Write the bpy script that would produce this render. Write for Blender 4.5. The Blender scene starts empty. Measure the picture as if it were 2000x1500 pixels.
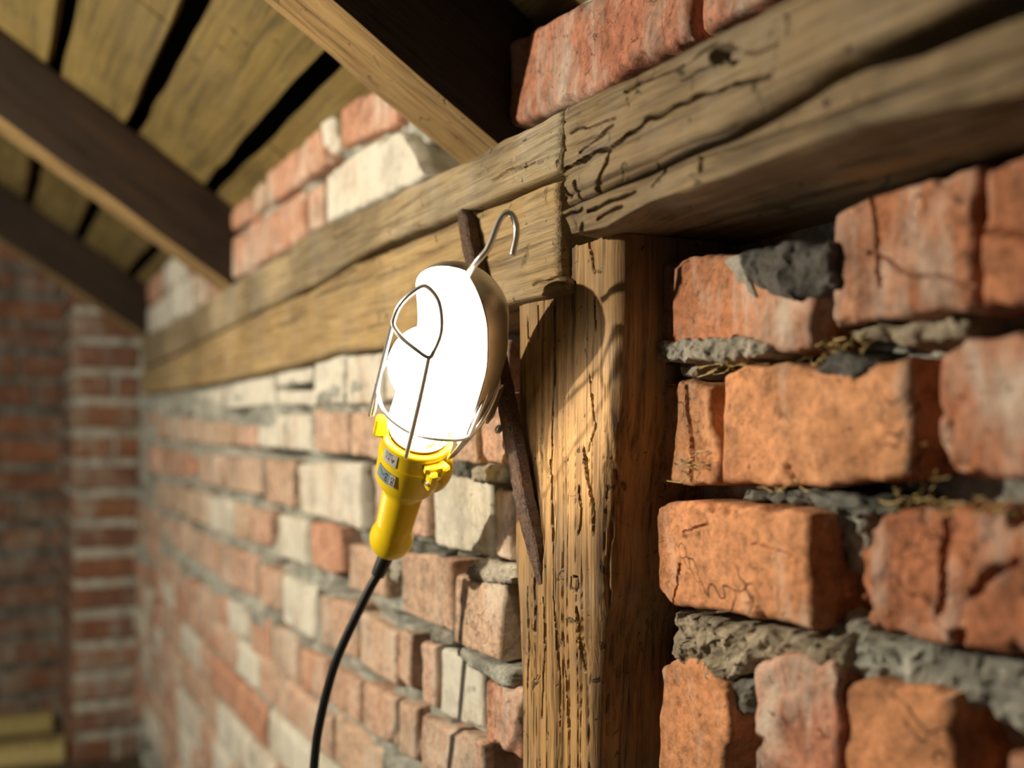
import bpy, math
import numpy as np
from mathutils import Vector, Matrix

# ------------------------------------------------------------------ camera, light, exposure
sc = bpy.context.scene
COL = sc.collection
F = 1900.0                       # focal length in pixels of the 2000 px wide frame
CAMZ = 1.45                      # camera height above the attic boards' datum
D = 0.411                        # distance from the brick face to the camera
VPX, HOR = -30.0, 840.0
TH = math.atan((1000 - VPX) / F)
CAM = np.array([0.0, -D, CAMZ])
FW = np.array([-math.cos(TH), math.sin(TH), 0.0])
RT = np.array([math.sin(TH), math.cos(TH), 0.0])

cd = bpy.data.cameras.new('camera'); cam = bpy.data.objects.new('camera', cd); COL.objects.link(cam)
cd.sensor_width = 36.0; cd.lens = 36.0 * F / 2000.0; cd.shift_y = (HOR - 750) / 2000.0
cd.clip_start = 0.02; cd.clip_end = 50
cam.matrix_world = Matrix(((RT[0], 0, -FW[0], CAM[0]), (RT[1], 0, -FW[1], CAM[1]), (0, 1, 0, CAM[2]), (0, 0, 0, 1)))
cd.dof.use_dof = True; cd.dof.focus_distance = 0.69; cd.dof.aperture_fstop = 2.9
sc.camera = cam
sc.view_settings.view_transform = 'Standard'; sc.view_settings.look = 'None'
sc.view_settings.gamma = 1.0; sc.view_settings.use_curve_mapping = False
sc.view_settings.exposure = 0.12

w = bpy.data.worlds.new('attic_dusk'); sc.world = w; w.use_nodes = True
w.node_tree.nodes['Background'].inputs[0].default_value = (0.75, 0.88, 1.0, 1)
w.node_tree.nodes['Background'].inputs[1].default_value = 0.022

def area(name, loc, target, size, energy, color):
    ld = bpy.data.lights.new(name, 'AREA'); ld.shape = 'RECTANGLE'; ld.size, ld.size_y = size; ld.energy = energy; ld.color = color
    o = bpy.data.objects.new(name, ld); COL.objects.link(o); o.location = loc
    o.rotation_euler = (Vector(target) - Vector(loc)).to_track_quat('-Z', 'Y').to_euler()
    return o
# soft cool fill added on the room side; no window stands there
area('cool_fill', (-1.75, -1.7, CAMZ - 0.02), (-1.75, 0.0, CAMZ - 0.02), (0.7, 0.7), 2.6, (0.90, 1.0, 0.96))
# a second bare work lamp stands out in the room, in front of the wall
kd = bpy.data.lights.new('second_work_lamp', 'POINT'); kd.energy = 74; kd.color = (1.0, 0.86, 0.66); kd.shadow_soft_size = 0.012
ko = bpy.data.objects.new('second_work_lamp', kd); COL.objects.link(ko); ko.location = (-1.07, -1.2, CAMZ + 0.32)
LAMP_W, LAMP_COL = 1.5, (1.0, 0.76, 0.48)

def proj_uv(x, y, p=0.0):
    """wall coordinates (u along the wall, v up) of the sight line's meeting with the plane p metres in front of the brick face"""
    Z = F * ((D - p) / math.cos(TH)) / (x - VPX)
    X = (x - 1000) / F * Z
    P = CAM + FW * Z + RT * X
    return P[0], (HOR - y) / F * Z
def W(u, v, p): return (u, -p, CAMZ + v)
def P3(x, y, p):
    u, v = proj_uv(x, y, p); return np.array(W(u, v, p))
def ray_plane(x, y, n, d):
    r = FW + RT * ((x - 1000) / F) + np.array([0, 0, (HOR - y) / F])
    t = (d - n @ CAM) / (n @ r); return CAM + r * t
def depth(P): return float((np.asarray(P) - CAM) @ FW)
def at_depth(x, y, Z): return CAM + FW * Z + RT * ((x - 1000) / F * Z) + np.array([0, 0, (HOR - y) / F * Z])

# ------------------------------------------------------------------ noise
def _h(i, j, k, s):
    n = (i * 374761393 + j * 668265263 + k * 2147483647 + s * 1274126177) & 0xffffffff
    n = ((n ^ (n >> 13)) * 1274126177) & 0xffffffff
    n = (n ^ (n >> 16)) & 0xffffffff
    n = (n * 2246822519) & 0xffffffff
    return ((n ^ (n >> 15)) & 0xffff) / 32767.5 - 1.0
def vnoise(x, y, z, s=0):
    x, y, z = np.broadcast_arrays(x, y, z)
    xi, yi, zi = np.floor(x).astype(np.int64), np.floor(y).astype(np.int64), np.floor(z).astype(np.int64)
    a, b, c = x - xi, y - yi, z - zi
    a, b, c = a*a*(3-2*a), b*b*(3-2*b), c*c*(3-2*c)
    r = 0
    for di in (0, 1):
        for dj in (0, 1):
            for dk in (0, 1):
                r = r + _h(xi+di, yi+dj, zi+dk, s) * (a if di else 1-a) * (b if dj else 1-b) * (c if dk else 1-c)
    return r
def fbm(x, y, z, s=0, o=3):
    r, a, f, t = 0, 1.0, 1.0, 0
    for k in range(o):
        r = r + a * vnoise(x*f, y*f, z*f, s+k*17); t += a; a *= .5; f *= 2.03
    return r / t
def sstep(x, a, b):
    t = np.clip((x - a) / (b - a), 0, 1); return t*t*(3-2*t)
RNG = np.random.RandomState(7)

# ------------------------------------------------------------------ node helpers / materials
class NT:
    def __init__(s, name):
        s.m = bpy.data.materials.new(name); s.m.use_nodes = True; s.t = s.m.node_tree; s.t.nodes.clear()
        s.out = s.n('ShaderNodeOutputMaterial'); s.b = s.n('ShaderNodeBsdfPrincipled'); s.l(s.b.outputs[0], s.out.inputs[0])
    def n(s, t, **k):
        o = s.t.nodes.new(t)
        for a, b in k.items(): setattr(o, a, b)
        return o
    def l(s, a, b): s.t.links.new(a, b)
    def pos(s): return s.n('ShaderNodeNewGeometry').outputs['Position']
    def obj(s): return s.n('ShaderNodeTexCoord').outputs['Object']
    def map(s, v, sc=(1, 1, 1), rot=(0, 0, 0), loc=(0, 0, 0)):
        m = s.n('ShaderNodeMapping'); s.l(v, m.inputs[0]); m.inputs['Scale'].default_value = sc; m.inputs['Rotation'].default_value = rot; m.inputs['Location'].default_value = loc
        return m.outputs[0]
    def noise(s, v, scale, detail=4, rough=.55, dist=0):
        o = s.n('ShaderNodeTexNoise'); s.l(v, o.inputs['Vector']); o.inputs['Scale'].default_value = scale; o.inputs['Detail'].default_value = detail
        o.inputs['Roughness'].default_value = rough; o.inputs['Distortion'].default_value = dist
        return o.outputs['Fac']
    def vor(s, v, scale, feat='F1'):
        o = s.n('ShaderNodeTexVoronoi', feature=feat); s.l(v, o.inputs['Vector']); o.inputs['Scale'].default_value = scale
        return o.outputs['Distance']
    def ramp(s, f, *st):
        o = s.n('ShaderNodeValToRGB'); s.l(f, o.inputs[0]); e = o.color_ramp.elements
        while len(e) < len(st): e.new(.5)
        for q, (p, c) in zip(e, st):
            q.position = p; q.color = (c, c, c, 1) if isinstance(c, (int, float)) else (*c, 1)
        return o.outputs[0]
    def mix(s, f, a, b, mode='MIX'):
        o = s.n('ShaderNodeMix', data_type='RGBA', blend_type=mode)
        for i, x in ((0, f), (6, a), (7, b)):
            if isinstance(x, (int, float)): o.inputs[i].default_value = x if i == 0 else (x, x, x, 1)
            elif isinstance(x, tuple): o.inputs[i].default_value = (*x, 1)
            else: s.l(x, o.inputs[i])
        return o.outputs[2]
    def math(s, op, a, b=0.0):
        o = s.n('ShaderNodeMath', operation=op)
        for i, x in enumerate((a, b)):
            if isinstance(x, (int, float)): o.inputs[i].default_value = x
            else: s.l(x, o.inputs[i])
        return o.outputs[0]
    def bump(s, h, strength, dist):
        o = s.n('ShaderNodeBump'); s.l(h, o.inputs['Height']); o.inputs['Strength'].default_value = strength; o.inputs['Distance'].default_value = dist
        s.l(o.outputs[0], s.b.inputs['Normal'])
    def done(s, col, rough=.85, spec=.3, metal=0):
        if isinstance(col, tuple): s.b.inputs['Base Color'].default_value = (*col, 1)
        else: s.l(col, s.b.inputs['Base Color'])
        if isinstance(rough, (int, float)): s.b.inputs['Roughness'].default_value = rough
        else: s.l(rough, s.b.inputs['Roughness'])
        s.b.inputs['Specular IOR Level'].default_value = spec; s.b.inputs['Metallic'].default_value = metal
        return s.m

def brick_mat(name, c1, c2, c3, dust, dustc=(.56, .50, .42), soot=.5, crack=.8, s=1.0):
    t = NT(name); p = t.pos(); r = t.n('ShaderNodeObjectInfo').outputs['Random']
    base = t.mix(t.ramp(t.noise(p, 22*s, 5, .6), (.3, 0.), (.7, 1.)), c1, c2)
    base = t.mix(t.math('MULTIPLY', r, .75), base, c3)
    base = t.mix(.7, base, t.ramp(t.noise(p, 150*s, 6, .75), (.32, .30), (.56, 1.08)), 'MULTIPLY')
    base = t.mix(.5, base, t.ramp(t.noise(p, 34*s, 5, .7, .5), (.36, .45), (.55, 1.1)), 'MULTIPLY')
    # pale lime bloom, patchy, running down the faces
    v = t.map(p, (60*s, 60*s, 16*s)); dn = t.noise(v, 1, 5, .65, .4)
    big = t.noise(p, 9*s, 3, .5)
    df = t.ramp(t.math('ADD', t.math('MULTIPLY', dn, .6), t.math('MULTIPLY', big, .5)), (.62 - .3*dust, 0.), (.80 - .25*dust, .95))
    base = t.mix(df, base, dustc)
    # soot and pits
    sp = t.ramp(t.noise(p, 95*s, 5, .75, .6), (.30, 1.), (.40, 0.))
    s2 = t.ramp(t.noise(p, 14*s, 4, .7), (.36, 1.), (.5, 0.))
    so = t.math('MULTIPLY', t.math('MAXIMUM', sp, t.math('MULTIPLY', s2, .55)), soot)
    base = t.mix(so, base, (.035, .028, .022))
    cv = t.n('ShaderNodeTexNoise'); t.l(p, cv.inputs['Vector']); cv.inputs['Scale'].default_value = 30*s
    wv = t.mix(.14, p, cv.outputs['Color'])
    vd = t.n('ShaderNodeTexVoronoi', feature='DISTANCE_TO_EDGE'); t.l(wv, vd.inputs['Vector']); vd.inputs['Scale'].default_value = 17*s
    ck = t.math('MULTIPLY', t.ramp(vd.outputs['Distance'], (.0, 1.), (.022, 0.)), t.ramp(t.noise(p, 11*s, 2), (.55, 0.), (.62, crack)))
    base = t.mix(ck, base, (.05, .03, .02))
    h = t.math('SUBTRACT', t.math('ADD', t.math('MULTIPLY', t.noise(p, 260*s, 6, .7), .5), t.noise(p, 60*s, 5, .6)), t.math('ADD', t.math('MULTIPLY', sp, .5), ck))
    t.bump(h, .8, .0022)
    return t.done(base, .88, .2)

def wood_mat(name, dark, mid, light, axis, soot=.5, dust=.3, obj=False, k=1.0):
    t = NT(name); p = t.obj() if obj else t.pos()
    st = {'x': (2.2, 26, 26), 'z': (26, 26, 2.0), 'r': (26, 3, 26)}[axis]
    v = t.map(p, tuple(a*k for a in st)); fine = t.map(p, tuple(a*6*k if a > 10 else a*3*k for a in st)); vf = t.map(p, tuple(a*22*k if a > 10 else a*7*k for a in st))
    g = t.noise(v, 1, 6, .65, 1.2); gf = t.noise(fine, 1, 5, .7, .4)
    base = t.mix(t.ramp(g, (.32, 0.), (.66, 1.)), mid, light)
    base = t.mix(t.ramp(gf, (.30, 1.), (.52, 0.)), base, dark)
    base = t.mix(t.math('MULTIPLY', t.ramp(t.noise(p, 13*k, 5, .65), (.48, 0.), (.68, 1.)), dust), base, (.46, .43, .36))
    base = t.mix(t.math('MULTIPLY', t.ramp(t.noise(p, 5*k, 4, .6), (.42, 1.), (.62, 0.)), soot*.6), base, tuple(c*.55 for c in dark))
    gv = t.noise(vf, 1, 3, .6, .2); base = t.mix(.5, base, t.ramp(gv, (.3, .45), (.6, 1.)), 'MULTIPLY')
    sp = t.math('MAXIMUM', t.ramp(t.noise(p, 75*k, 3, .6, .8), (.29, 1.), (.35, 0.)), t.ramp(t.noise(t.map(p, (40, 40, 14)), 1, 5, .75, 1.0), (.28, 1.), (.36, 0.)))
    base = t.mix(t.math('MULTIPLY', sp, soot), base, (.03, .022, .015))
    h = t.math('SUBTRACT', t.math('ADD', t.math('ADD', gf, t.math('MULTIPLY', gv, .4)), t.math('MULTIPLY', g, .5)), t.math('MULTIPLY', sp, .5))
    t.bump(h, .75, .0022)
    return t.done(base, .72, .3)

def mortar_mat(name, c1, c2, dark=.6, warm=(.5, .42, .3)):
    t = NT(name); p = t.pos()
    base = t.mix(t.ramp(t.noise(p, 30, 6, .7), (.35, 0.), (.65, 1.)), c1, c2)
    base = t.mix(t.ramp(t.noise(p, 8, 3), (.5, 0.), (.7, .5)), base, warm)
    d = t.ramp(t.noise(p, 22, 6, .75), (.42, 1.), (.55, 0.))
    base = t.mix(t.math('MULTIPLY', d, dark), base, (.055, .055, .048))
    base = t.mix(t.ramp(t.noise(p, 180, 4, .8), (.3, .6), (.45, 0.)), base, (.07, .06, .05))
    t.bump(t.math('ADD', t.noise(p, 210, 6, .8), t.noise(p, 55, 5, .7)), 1.0, .004)
    return t.done(base, .95, .1)

def plain(name, col, rough=.5, spec=.5, metal=0, var=0.0, scale=60):
    t = NT(name); p = t.obj()
    n = t.noise(p, scale, 4, .6)
    base = t.mix(t.ramp(n, (.35, 0.), (.7, var)), col, tuple(c*.5 for c in col))
    t.bump(n, .15, .0006)
    return t.done(base, rough, spec, metal)

M_BR = brick_mat('brick_orange', (.50, .205, .10), (.58, .28, .15), (.38, .14, .07), .25, (.60, .50, .42), .75, .9)
M_BL = brick_mat('brick_pink', (.60, .35, .25), (.68, .46, .35), (.60, .44, .31), .34, (.64, .57, .47), .55, .5)
M_BLIME = brick_mat('brick_limed', (.55, .33, .22), (.60, .45, .33), (.55, .52, .40), 1.0, (.70, .68, .59), .5, .3)
M_BTOP = brick_mat('brick_pale_red', (.50, .21, .13), (.58, .31, .20), (.45, .18, .11), .38, (.56, .50, .42), .9, .3)
M_BSAL = brick_mat('brick_salmon', (.60, .30, .19), (.66, .40, .28), (.56, .27, .17), .30, (.62, .55, .46), .55, .3)
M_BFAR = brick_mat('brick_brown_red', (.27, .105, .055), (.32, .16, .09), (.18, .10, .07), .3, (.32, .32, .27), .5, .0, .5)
M_BORANGE = brick_mat('brick_bright_orange', (.60, .26, .115), (.68, .36, .19), (.56, .25, .12), .12, (.62, .50, .40), .6, .9)
M_MO = mortar_mat('mortar_grey', (.57, .585, .51), (.74, .75, .67), .5)
M_MOD = mortar_mat('mortar_dark', (.22, .23, .21), (.38, .38, .34), .8, (.28, .22, .16))
M_MOC = mortar_mat('mortar_cream', (.56, .46, .32), (.70, .62, .48), .35)
M_MOP = mortar_mat('mortar_pale', (.62, .58, .48), (.74, .71, .62), .35)
M_SOOT = mortar_mat('soot_crust', (.12, .12, .115), (.24, .23, .21), .7, (.16, .13, .1))
M_WPL = wood_mat('wood_plate', (.10, .068, .036), (.36, .27, .145), (.48, .38, .225), 'x', .8, .5)
M_WLOW = wood_mat('wood_lower_plate', (.13, .085, .04), (.43, .285, .12), (.54, .39, .19), 'x', .6, .3)
M_WR = wood_mat('wood_beam_right', (.05, .032, .017), (.25, .172, .085), (.36, .262, .142), 'x', .85, .25)
M_WPO = wood_mat('wood_post', (.055, .03, .014), (.43, .25, .095), (.55, .34, .145), 'z', .85, .22)
M_WRA = wood_mat('wood_rafter', (.10, .055, .022), (.40, .255, .10), (.50, .34, .15), 'r', .45, .1, True)
M_WRS = wood_mat('wood_rafter_shaded_side', (.008, .005, .003), (.024, .013, .007), (.040, .022, .010), 'r', .5, .0, True)  # rafter wood with shade painted into its side and top faces
M_BOARD = wood_mat('roof_board', (.08, .06, .03), (.24, .17, .048), (.32, .235, .08), 'x', .7, .08, False, .5)
M_FLOOR = wood_mat('floor_board', (.03, .022, .014), (.10, .075, .045), (.14, .11, .07), 'x', .6, .1)
M_YEL = wood_mat('fresh_plank', (.22, .17, .06), (.52, .43, .16), (.60, .50, .22), 'x', .2, .1)
M_DARK = plain('roof_dark', (.012, .013, .014), .95, .05)

M_GAPSHADE = mortar_mat('gap_shade', (.010, .009, .008), (.022, .018, .014), .5, (.03, .02, .012))  # near-black colour carrying the shade of the gap between the beams
def rust_mat():
    t = NT('rusty_iron'); p = t.pos()
    base = t.mix(t.ramp(t.noise(p, 60, 5, .7), (.35, 0.), (.65, 1.)), (.12, .09, .08), (.20, .12, .08))
    base = t.mix(t.ramp(t.noise(p, 320, 4, .8), (.35, .8), (.5, 0.)), base, (.04, .03, .025))
    base = t.mix(t.ramp(t.noise(p, 400, 2), (.6, 0.), (.7, .6)), base, (.42, .24, .13))
    t.bump(t.noise(p, 350, 5, .8), 1, .003); return t.done(base, .8, .3, .15)
M_RUST = rust_mat()
M_ZINC = plain('zinc_plate', (.62, .60, .55), .38, .5, .85, .15)
M_CHROME = plain('bright_wire', (.88, .86, .82), .28, .6, .75)
M_YP = plain('yellow_plastic', (.93, .67, .012), .32, .5)
M_RUB = plain('black_rubber', (.012, .013, .014), .42, .4)
M_STK = plain('sticker_grey', (.50, .50, .47), .5, .4)
M_STB = plain('sticker_blue_grey', (.22, .30, .34), .45, .4)
M_INK = plain('black_ink', (.01, .01, .012), .6, .2)
M_WHITE = plain('white_enamel', (.85, .84, .80), .35, .5)
M_BRASS = plain('copper_socket', (.85, .48, .26), .3, .5, .9)
M_STRAW = plain('straw', (.50, .38, .16), .8, .2, 0, .5)

def bulb_mat():
    m = bpy.data.materials.new('glowing_bulb_glass'); m.use_nodes = True; t = m.node_tree; t.nodes.clear()
    o = t.nodes.new('ShaderNodeOutputMaterial'); a = t.nodes.new('ShaderNodeAddShader'); tr = t.nodes.new('ShaderNodeBsdfTransparent'); e = t.nodes.new('ShaderNodeEmission')
    tr.inputs[0].default_value = (.96, .96, .96, 1); e.inputs[0].default_value = (1, .90, .76, 1); e.inputs[1].default_value = 9.0
    t.links.new(tr.outputs[0], a.inputs[0]); t.links.new(e.outputs[0], a.inputs[1]); t.links.new(a.outputs[0], o.inputs[0]); return m
M_BULB = bulb_mat()
def emit_mat():
    m = bpy.data.materials.new('filament_glow'); m.use_nodes = True; t = m.node_tree; t.nodes.clear()
    o = t.nodes.new('ShaderNodeOutputMaterial'); e = t.nodes.new('ShaderNodeEmission'); e.inputs[0].default_value = (1, .85, .6, 1); e.inputs[1].default_value = 60
    t.links.new(e.outputs[0], o.inputs[0]); return m
M_FIL = emit_mat()

# ------------------------------------------------------------------ object helpers
def mk(name, verts, faces, mat, parent=None, smooth=True, mats=None, fmat=None, sharp=None):
    me = bpy.data.meshes.new(name)
    me.from_pydata([tuple(map(float, v)) for v in verts] if not isinstance(verts, np.ndarray) else verts.tolist(), [], faces if isinstance(faces, list) else faces.tolist())
    for m in (mats or [mat]): me.materials.append(m)
    if fmat is not None: me.polygons.foreach_set('material_index', np.asarray(fmat, dtype=np.int32))
    if smooth: me.polygons.foreach_set('use_smooth', np.ones(len(me.polygons), dtype=bool))
    if sharp: me.set_sharp_from_angle(angle=math.radians(sharp))
    me.update()
    o = bpy.data.objects.new(name, me); COL.objects.link(o)
    if parent is not None: o.parent = parent
    return o
def tag(o, label, cat=None, kind=None, group=None):
    o['label'] = label
    if cat: o['category'] = cat
    if kind: o['kind'] = kind
    if group: o['group'] = group
    return o
def rebase(o, loc):
    """move a mesh object's origin to loc, keeping it where it is"""
    L = Vector(loc); o.data.transform(Matrix.Translation(-L)); o.location = L
def empty(name, loc):
    o = bpy.data.objects.new(name, None); COL.objects.link(o); o.location = loc; o.empty_display_size = .02; return o

def resample(c, n, par=None):
    c = np.asarray(c, float)
    if par is None: par = np.linspace(0, 1, n)
    d = np.r_[0, np.cumsum(np.hypot(*(c[1:] - c[:-1]).T))]; d /= d[-1]
    return np.c_[np.interp(par, d, c[:, 0]), np.interp(par, d, c[:, 1])]
def clus(n, a=.55):
    x = np.linspace(0, 1, n); return x - a*np.sin(2*np.pi*x)/(2*np.pi)

def grooved(u, v, h, grooves):
    ju, jv = .0022*fbm(u*90, v*90, 2.2, 501, 2), .0022*fbm(u*90, v*90, 8.2, 502, 2)
    wj = 1 + .6*fbm(u*55, v*55, 3.3, 503, 2); u, v = u+ju, v+jv
    for pl, wd, dp in grooves:
        wd = wd*.8*wj
        pl = np.asarray(pl, float); best = np.full(u.shape, 9.0)
        for a, b in zip(pl[:-1], pl[1:]):
            ab = b - a; t = np.clip(((u-a[0])*ab[0] + (v-a[1])*ab[1]) / (ab @ ab + 1e-12), 0, 1)
            best = np.minimum(best, np.hypot(u-a[0]-t*ab[0], v-a[1]-t*ab[1]))
        h = h - dp * (1 - sstep(best, wd*.35, wd))
    return h

def block(name, B, T, L=None, R=None, p=0.0, back=-.08, n=(16, 12), er=.004, amp=.0012, wob=.002, seed=0, mat=None, parent=None,
          grooves=(), hf=None, M=None, chip=0.0, a=.55, ns=3, freq=45., upar=None):
    """A rough solid whose front follows four outline curves in wall coordinates (B, T left to right; L, R bottom to top)."""
    nu, nv = n
    s = upar if upar is not None else clus(nu, a); nu = len(s); t = clus(nv, a)
    B = resample(B, nu, s); T = resample(T, nu, s)
    L = resample(L if L is not None else [B[0], T[0]], nv, t); R = resample(R if R is not None else [B[-1], T[-1]], nv, t)
    S, Tt = np.meshgrid(s, t, indexing='ij')
    def C(i):
        return ((1-Tt)*B[:, None, i] + Tt*T[:, None, i] + (1-S)*L[None, :, i] + S*R[None, :, i]
                - ((1-S)*(1-Tt)*B[0, i] + S*(1-Tt)*B[-1, i] + (1-S)*Tt*T[0, i] + S*Tt*T[-1, i]))
    U, V = C(0), C(1)
    Wd = np.hypot(*(R.mean(0) - L.mean(0))); Hh = np.hypot(*(T.mean(0) - B.mean(0)))
    e = np.minimum(np.minimum(S, 1-S)*Wd, np.minimum(Tt, 1-Tt)*Hh)
    # corners a little rounder than the edges
    ex, ey = np.minimum(S, 1-S)*Wd, np.minimum(Tt, 1-Tt)*Hh
    f = freq
    du = fbm(U*f, V*f, p*9, seed+3, 3); dv = fbm(U*f, V*f, p*9+5, seed+9, 3)
    U2 = U + wob*du; V2 = V + wob*dv
    h = np.full(U.shape, float(p))
    q = np.clip(e/er, 0, 1); h -= er*(1 - np.sqrt(np.clip(1-(1-q)**2, 0, 1)))
    c = np.hypot(np.clip(1-ex/(er*2.2), 0, 1), np.clip(1-ey/(er*2.2), 0, 1)); h -= er*.8*np.clip(c-1, 0, 1)
    h += amp*fbm(U*f*.9, V*f*.9, 1.3, seed, 4)
    if chip:
        m = fbm(U*f*.7, V*f*.7, 7.7, seed+31, 3) - e/(er*6)
        h -= chip*sstep(m, .12, .32)
    if grooves: h = grooved(U, V, h, grooves)
    if hf is not None: h = h + hf(U, V)
    vs = [np.c_[U2.ravel(), -h.ravel(), (CAMZ+V2).ravel()]]
    idx = np.arange(nu*nv).reshape(nu, nv)
    fc = [np.stack([idx[:-1, :-1], idx[1:, :-1], idx[1:, 1:], idx[:-1, 1:]], -1).reshape(-1, 4)]
    ring = np.r_[idx[:, 0], idx[-1, 1:], idx[-2::-1, -1], idx[0, -2:0:-1]]
    bu, bv, bh = U2.ravel()[ring], V2.ravel()[ring], h.ravel()[ring]
    prev, base = ring, nu*nv
    for k in range(1, ns+1):
        z = bh + (back - bh)*(k/ns)**1.3
        ku = bu + wob*.8*vnoise(bu*f*1.5, z*f*1.5, bv*f, seed+5)*(1 if k < ns else 0); kv = bv + wob*.8*vnoise(bv*f*1.5, z*f*1.5, bu*f, seed+6)*(1 if k < ns else 0)
        vs.append(np.c_[ku, -z, CAMZ+kv]); cur = base + np.arange(len(ring)); base += len(ring)
        fc.append(np.stack([np.roll(prev, -1), prev, cur, np.roll(cur, -1)], -1)); prev = cur
    ctr = np.array([[bu.mean(), -back, CAMZ+bv.mean()]]); vs.append(ctr)
    Vx = np.concatenate(vs); faces = np.concatenate(fc).tolist()
    pl = prev.tolist()
    faces += [[pl[(i+1) % len(pl)], pl[i], base] for i in range(len(pl))]
    if M is not None: Vx = (np.c_[Vx, np.ones(len(Vx))] @ np.array(M).T)[:, :3]
    o = mk(name, Vx, faces, mat, parent, True, sharp=50)
    return o

def px(pts, p): return [proj_uv(x, y, p) for x, y in pts]

def tube(name, pts, r, mat, parent=None, seg=10, sub=8, cap=True, rf=None):
    P = [np.asarray(q, float) for q in pts]; out = []
    P = [2*P[0]-P[1]] + P + [2*P[-1]-P[-2]]
    for i in range(1, len(P)-2):
        for k in range(sub):
            t = k/sub; a, b, c, d = P[i-1:i+3]
            out.append(.5*((2*b) + (-a+c)*t + (2*a-5*b+4*c-d)*t*t + (-a+3*b-3*c+d)*t**3))
    out.append(P[-2]); out = np.array(out); n = len(out)
    tan = np.gradient(out, axis=0); tan /= np.linalg.norm(tan, axis=1)[:, None]
    up = np.array([0.3, .2, .93]); nrm = np.cross(tan[0], up); nrm /= np.linalg.norm(nrm)
    vs, fs = [], []
    for i in range(n):
        nrm = nrm - tan[i]*(nrm @ tan[i]); nrm /= np.linalg.norm(nrm); bi = np.cross(tan[i], nrm)
        rr = r if rf is None else rf(i/(n-1))
        for k in range(seg):
            a = 2*math.pi*k/seg; vs.append(out[i] + rr*(math.cos(a)*nrm + math.sin(a)*bi))
    for i in range(n-1):
        for k in range(seg):
            k2 = (k+1) % seg; fs.append([i*seg+k, i*seg+k2, (i+1)*seg+k2, (i+1)*seg+k])
    if cap: fs += [list(range(seg))[::-1], [(n-1)*seg+k for k in range(seg)]]
    return mk(name, vs, fs, mat, parent, True, sharp=50)

# ------------------------------------------------------------------ the brick wall on the right-hand side of the attic
P_L, P_R = .045, 0.0
def wall_surface():
    us = -(0.035 + 3.36*np.linspace(0, 1, 900)**1.75)[::-1]
    us = np.r_[us]
    vs = np.concatenate([np.linspace(-.98, -.30, 150), np.linspace(-.30, .40, 420)[1:], np.linspace(.40, .62, 50)[1:]])
    U, V = np.meshgrid(us, vs, indexing='ij')
    left = 1 - sstep(U, -.66, -.60)
    n1 = fbm(U*28, V*28, .5, 1, 4); n2 = fbm(U*75, V*75, 2.5, 8, 3); gap = fbm(U*16, V*30, 4.5, 12, 3)
    hl = P_L - .010 + .008*n1 + .003*n2 - .030*sstep(gap, .04, .22)
    hr = P_R - .030 + .008*n1 + .004*n2
    h = hl*left + hr*(1-left)
    for x, y, rx, ry, hh in SMEAR:
        u0, v0 = proj_uv(x, y, P_L); k = depth(P3(x, y, P_L))/F
        kx = abs(proj_uv(x+rx, y, P_L)[0]-proj_uv(x-rx, y, P_L)[0])/2
        g = np.exp(-(((U-u0)/kx)**2 + ((V-v0)/(ry*k))**2)**1.5)
        h = h + hh*g*(1+.5*n1)
    h = np.where((V > .20), h - .016, h)
    h = np.where((U > -.86) & (V > .22), np.minimum(h, -.02), h)
    # recess behind the timbers
    tim = (U > -.80) & (U < -.535) & (V < .14)
    h = np.where(tim, np.minimum(h, -.03), h)
    h = np.where((U > -.62) & (V > .09), np.minimum(h, -.05), h)
    nu, nv = U.shape; idx = np.arange(nu*nv).reshape(nu, nv)
    f = np.stack([idx[:-1, :-1], idx[1:, :-1], idx[1:, 1:], idx[:-1, 1:]], -1).reshape(-1, 4)
    return mk('wall_right', np.c_[U.ravel(), -h.ravel(), (CAMZ+V).ravel()], f, M_MO, None, True)
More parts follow.
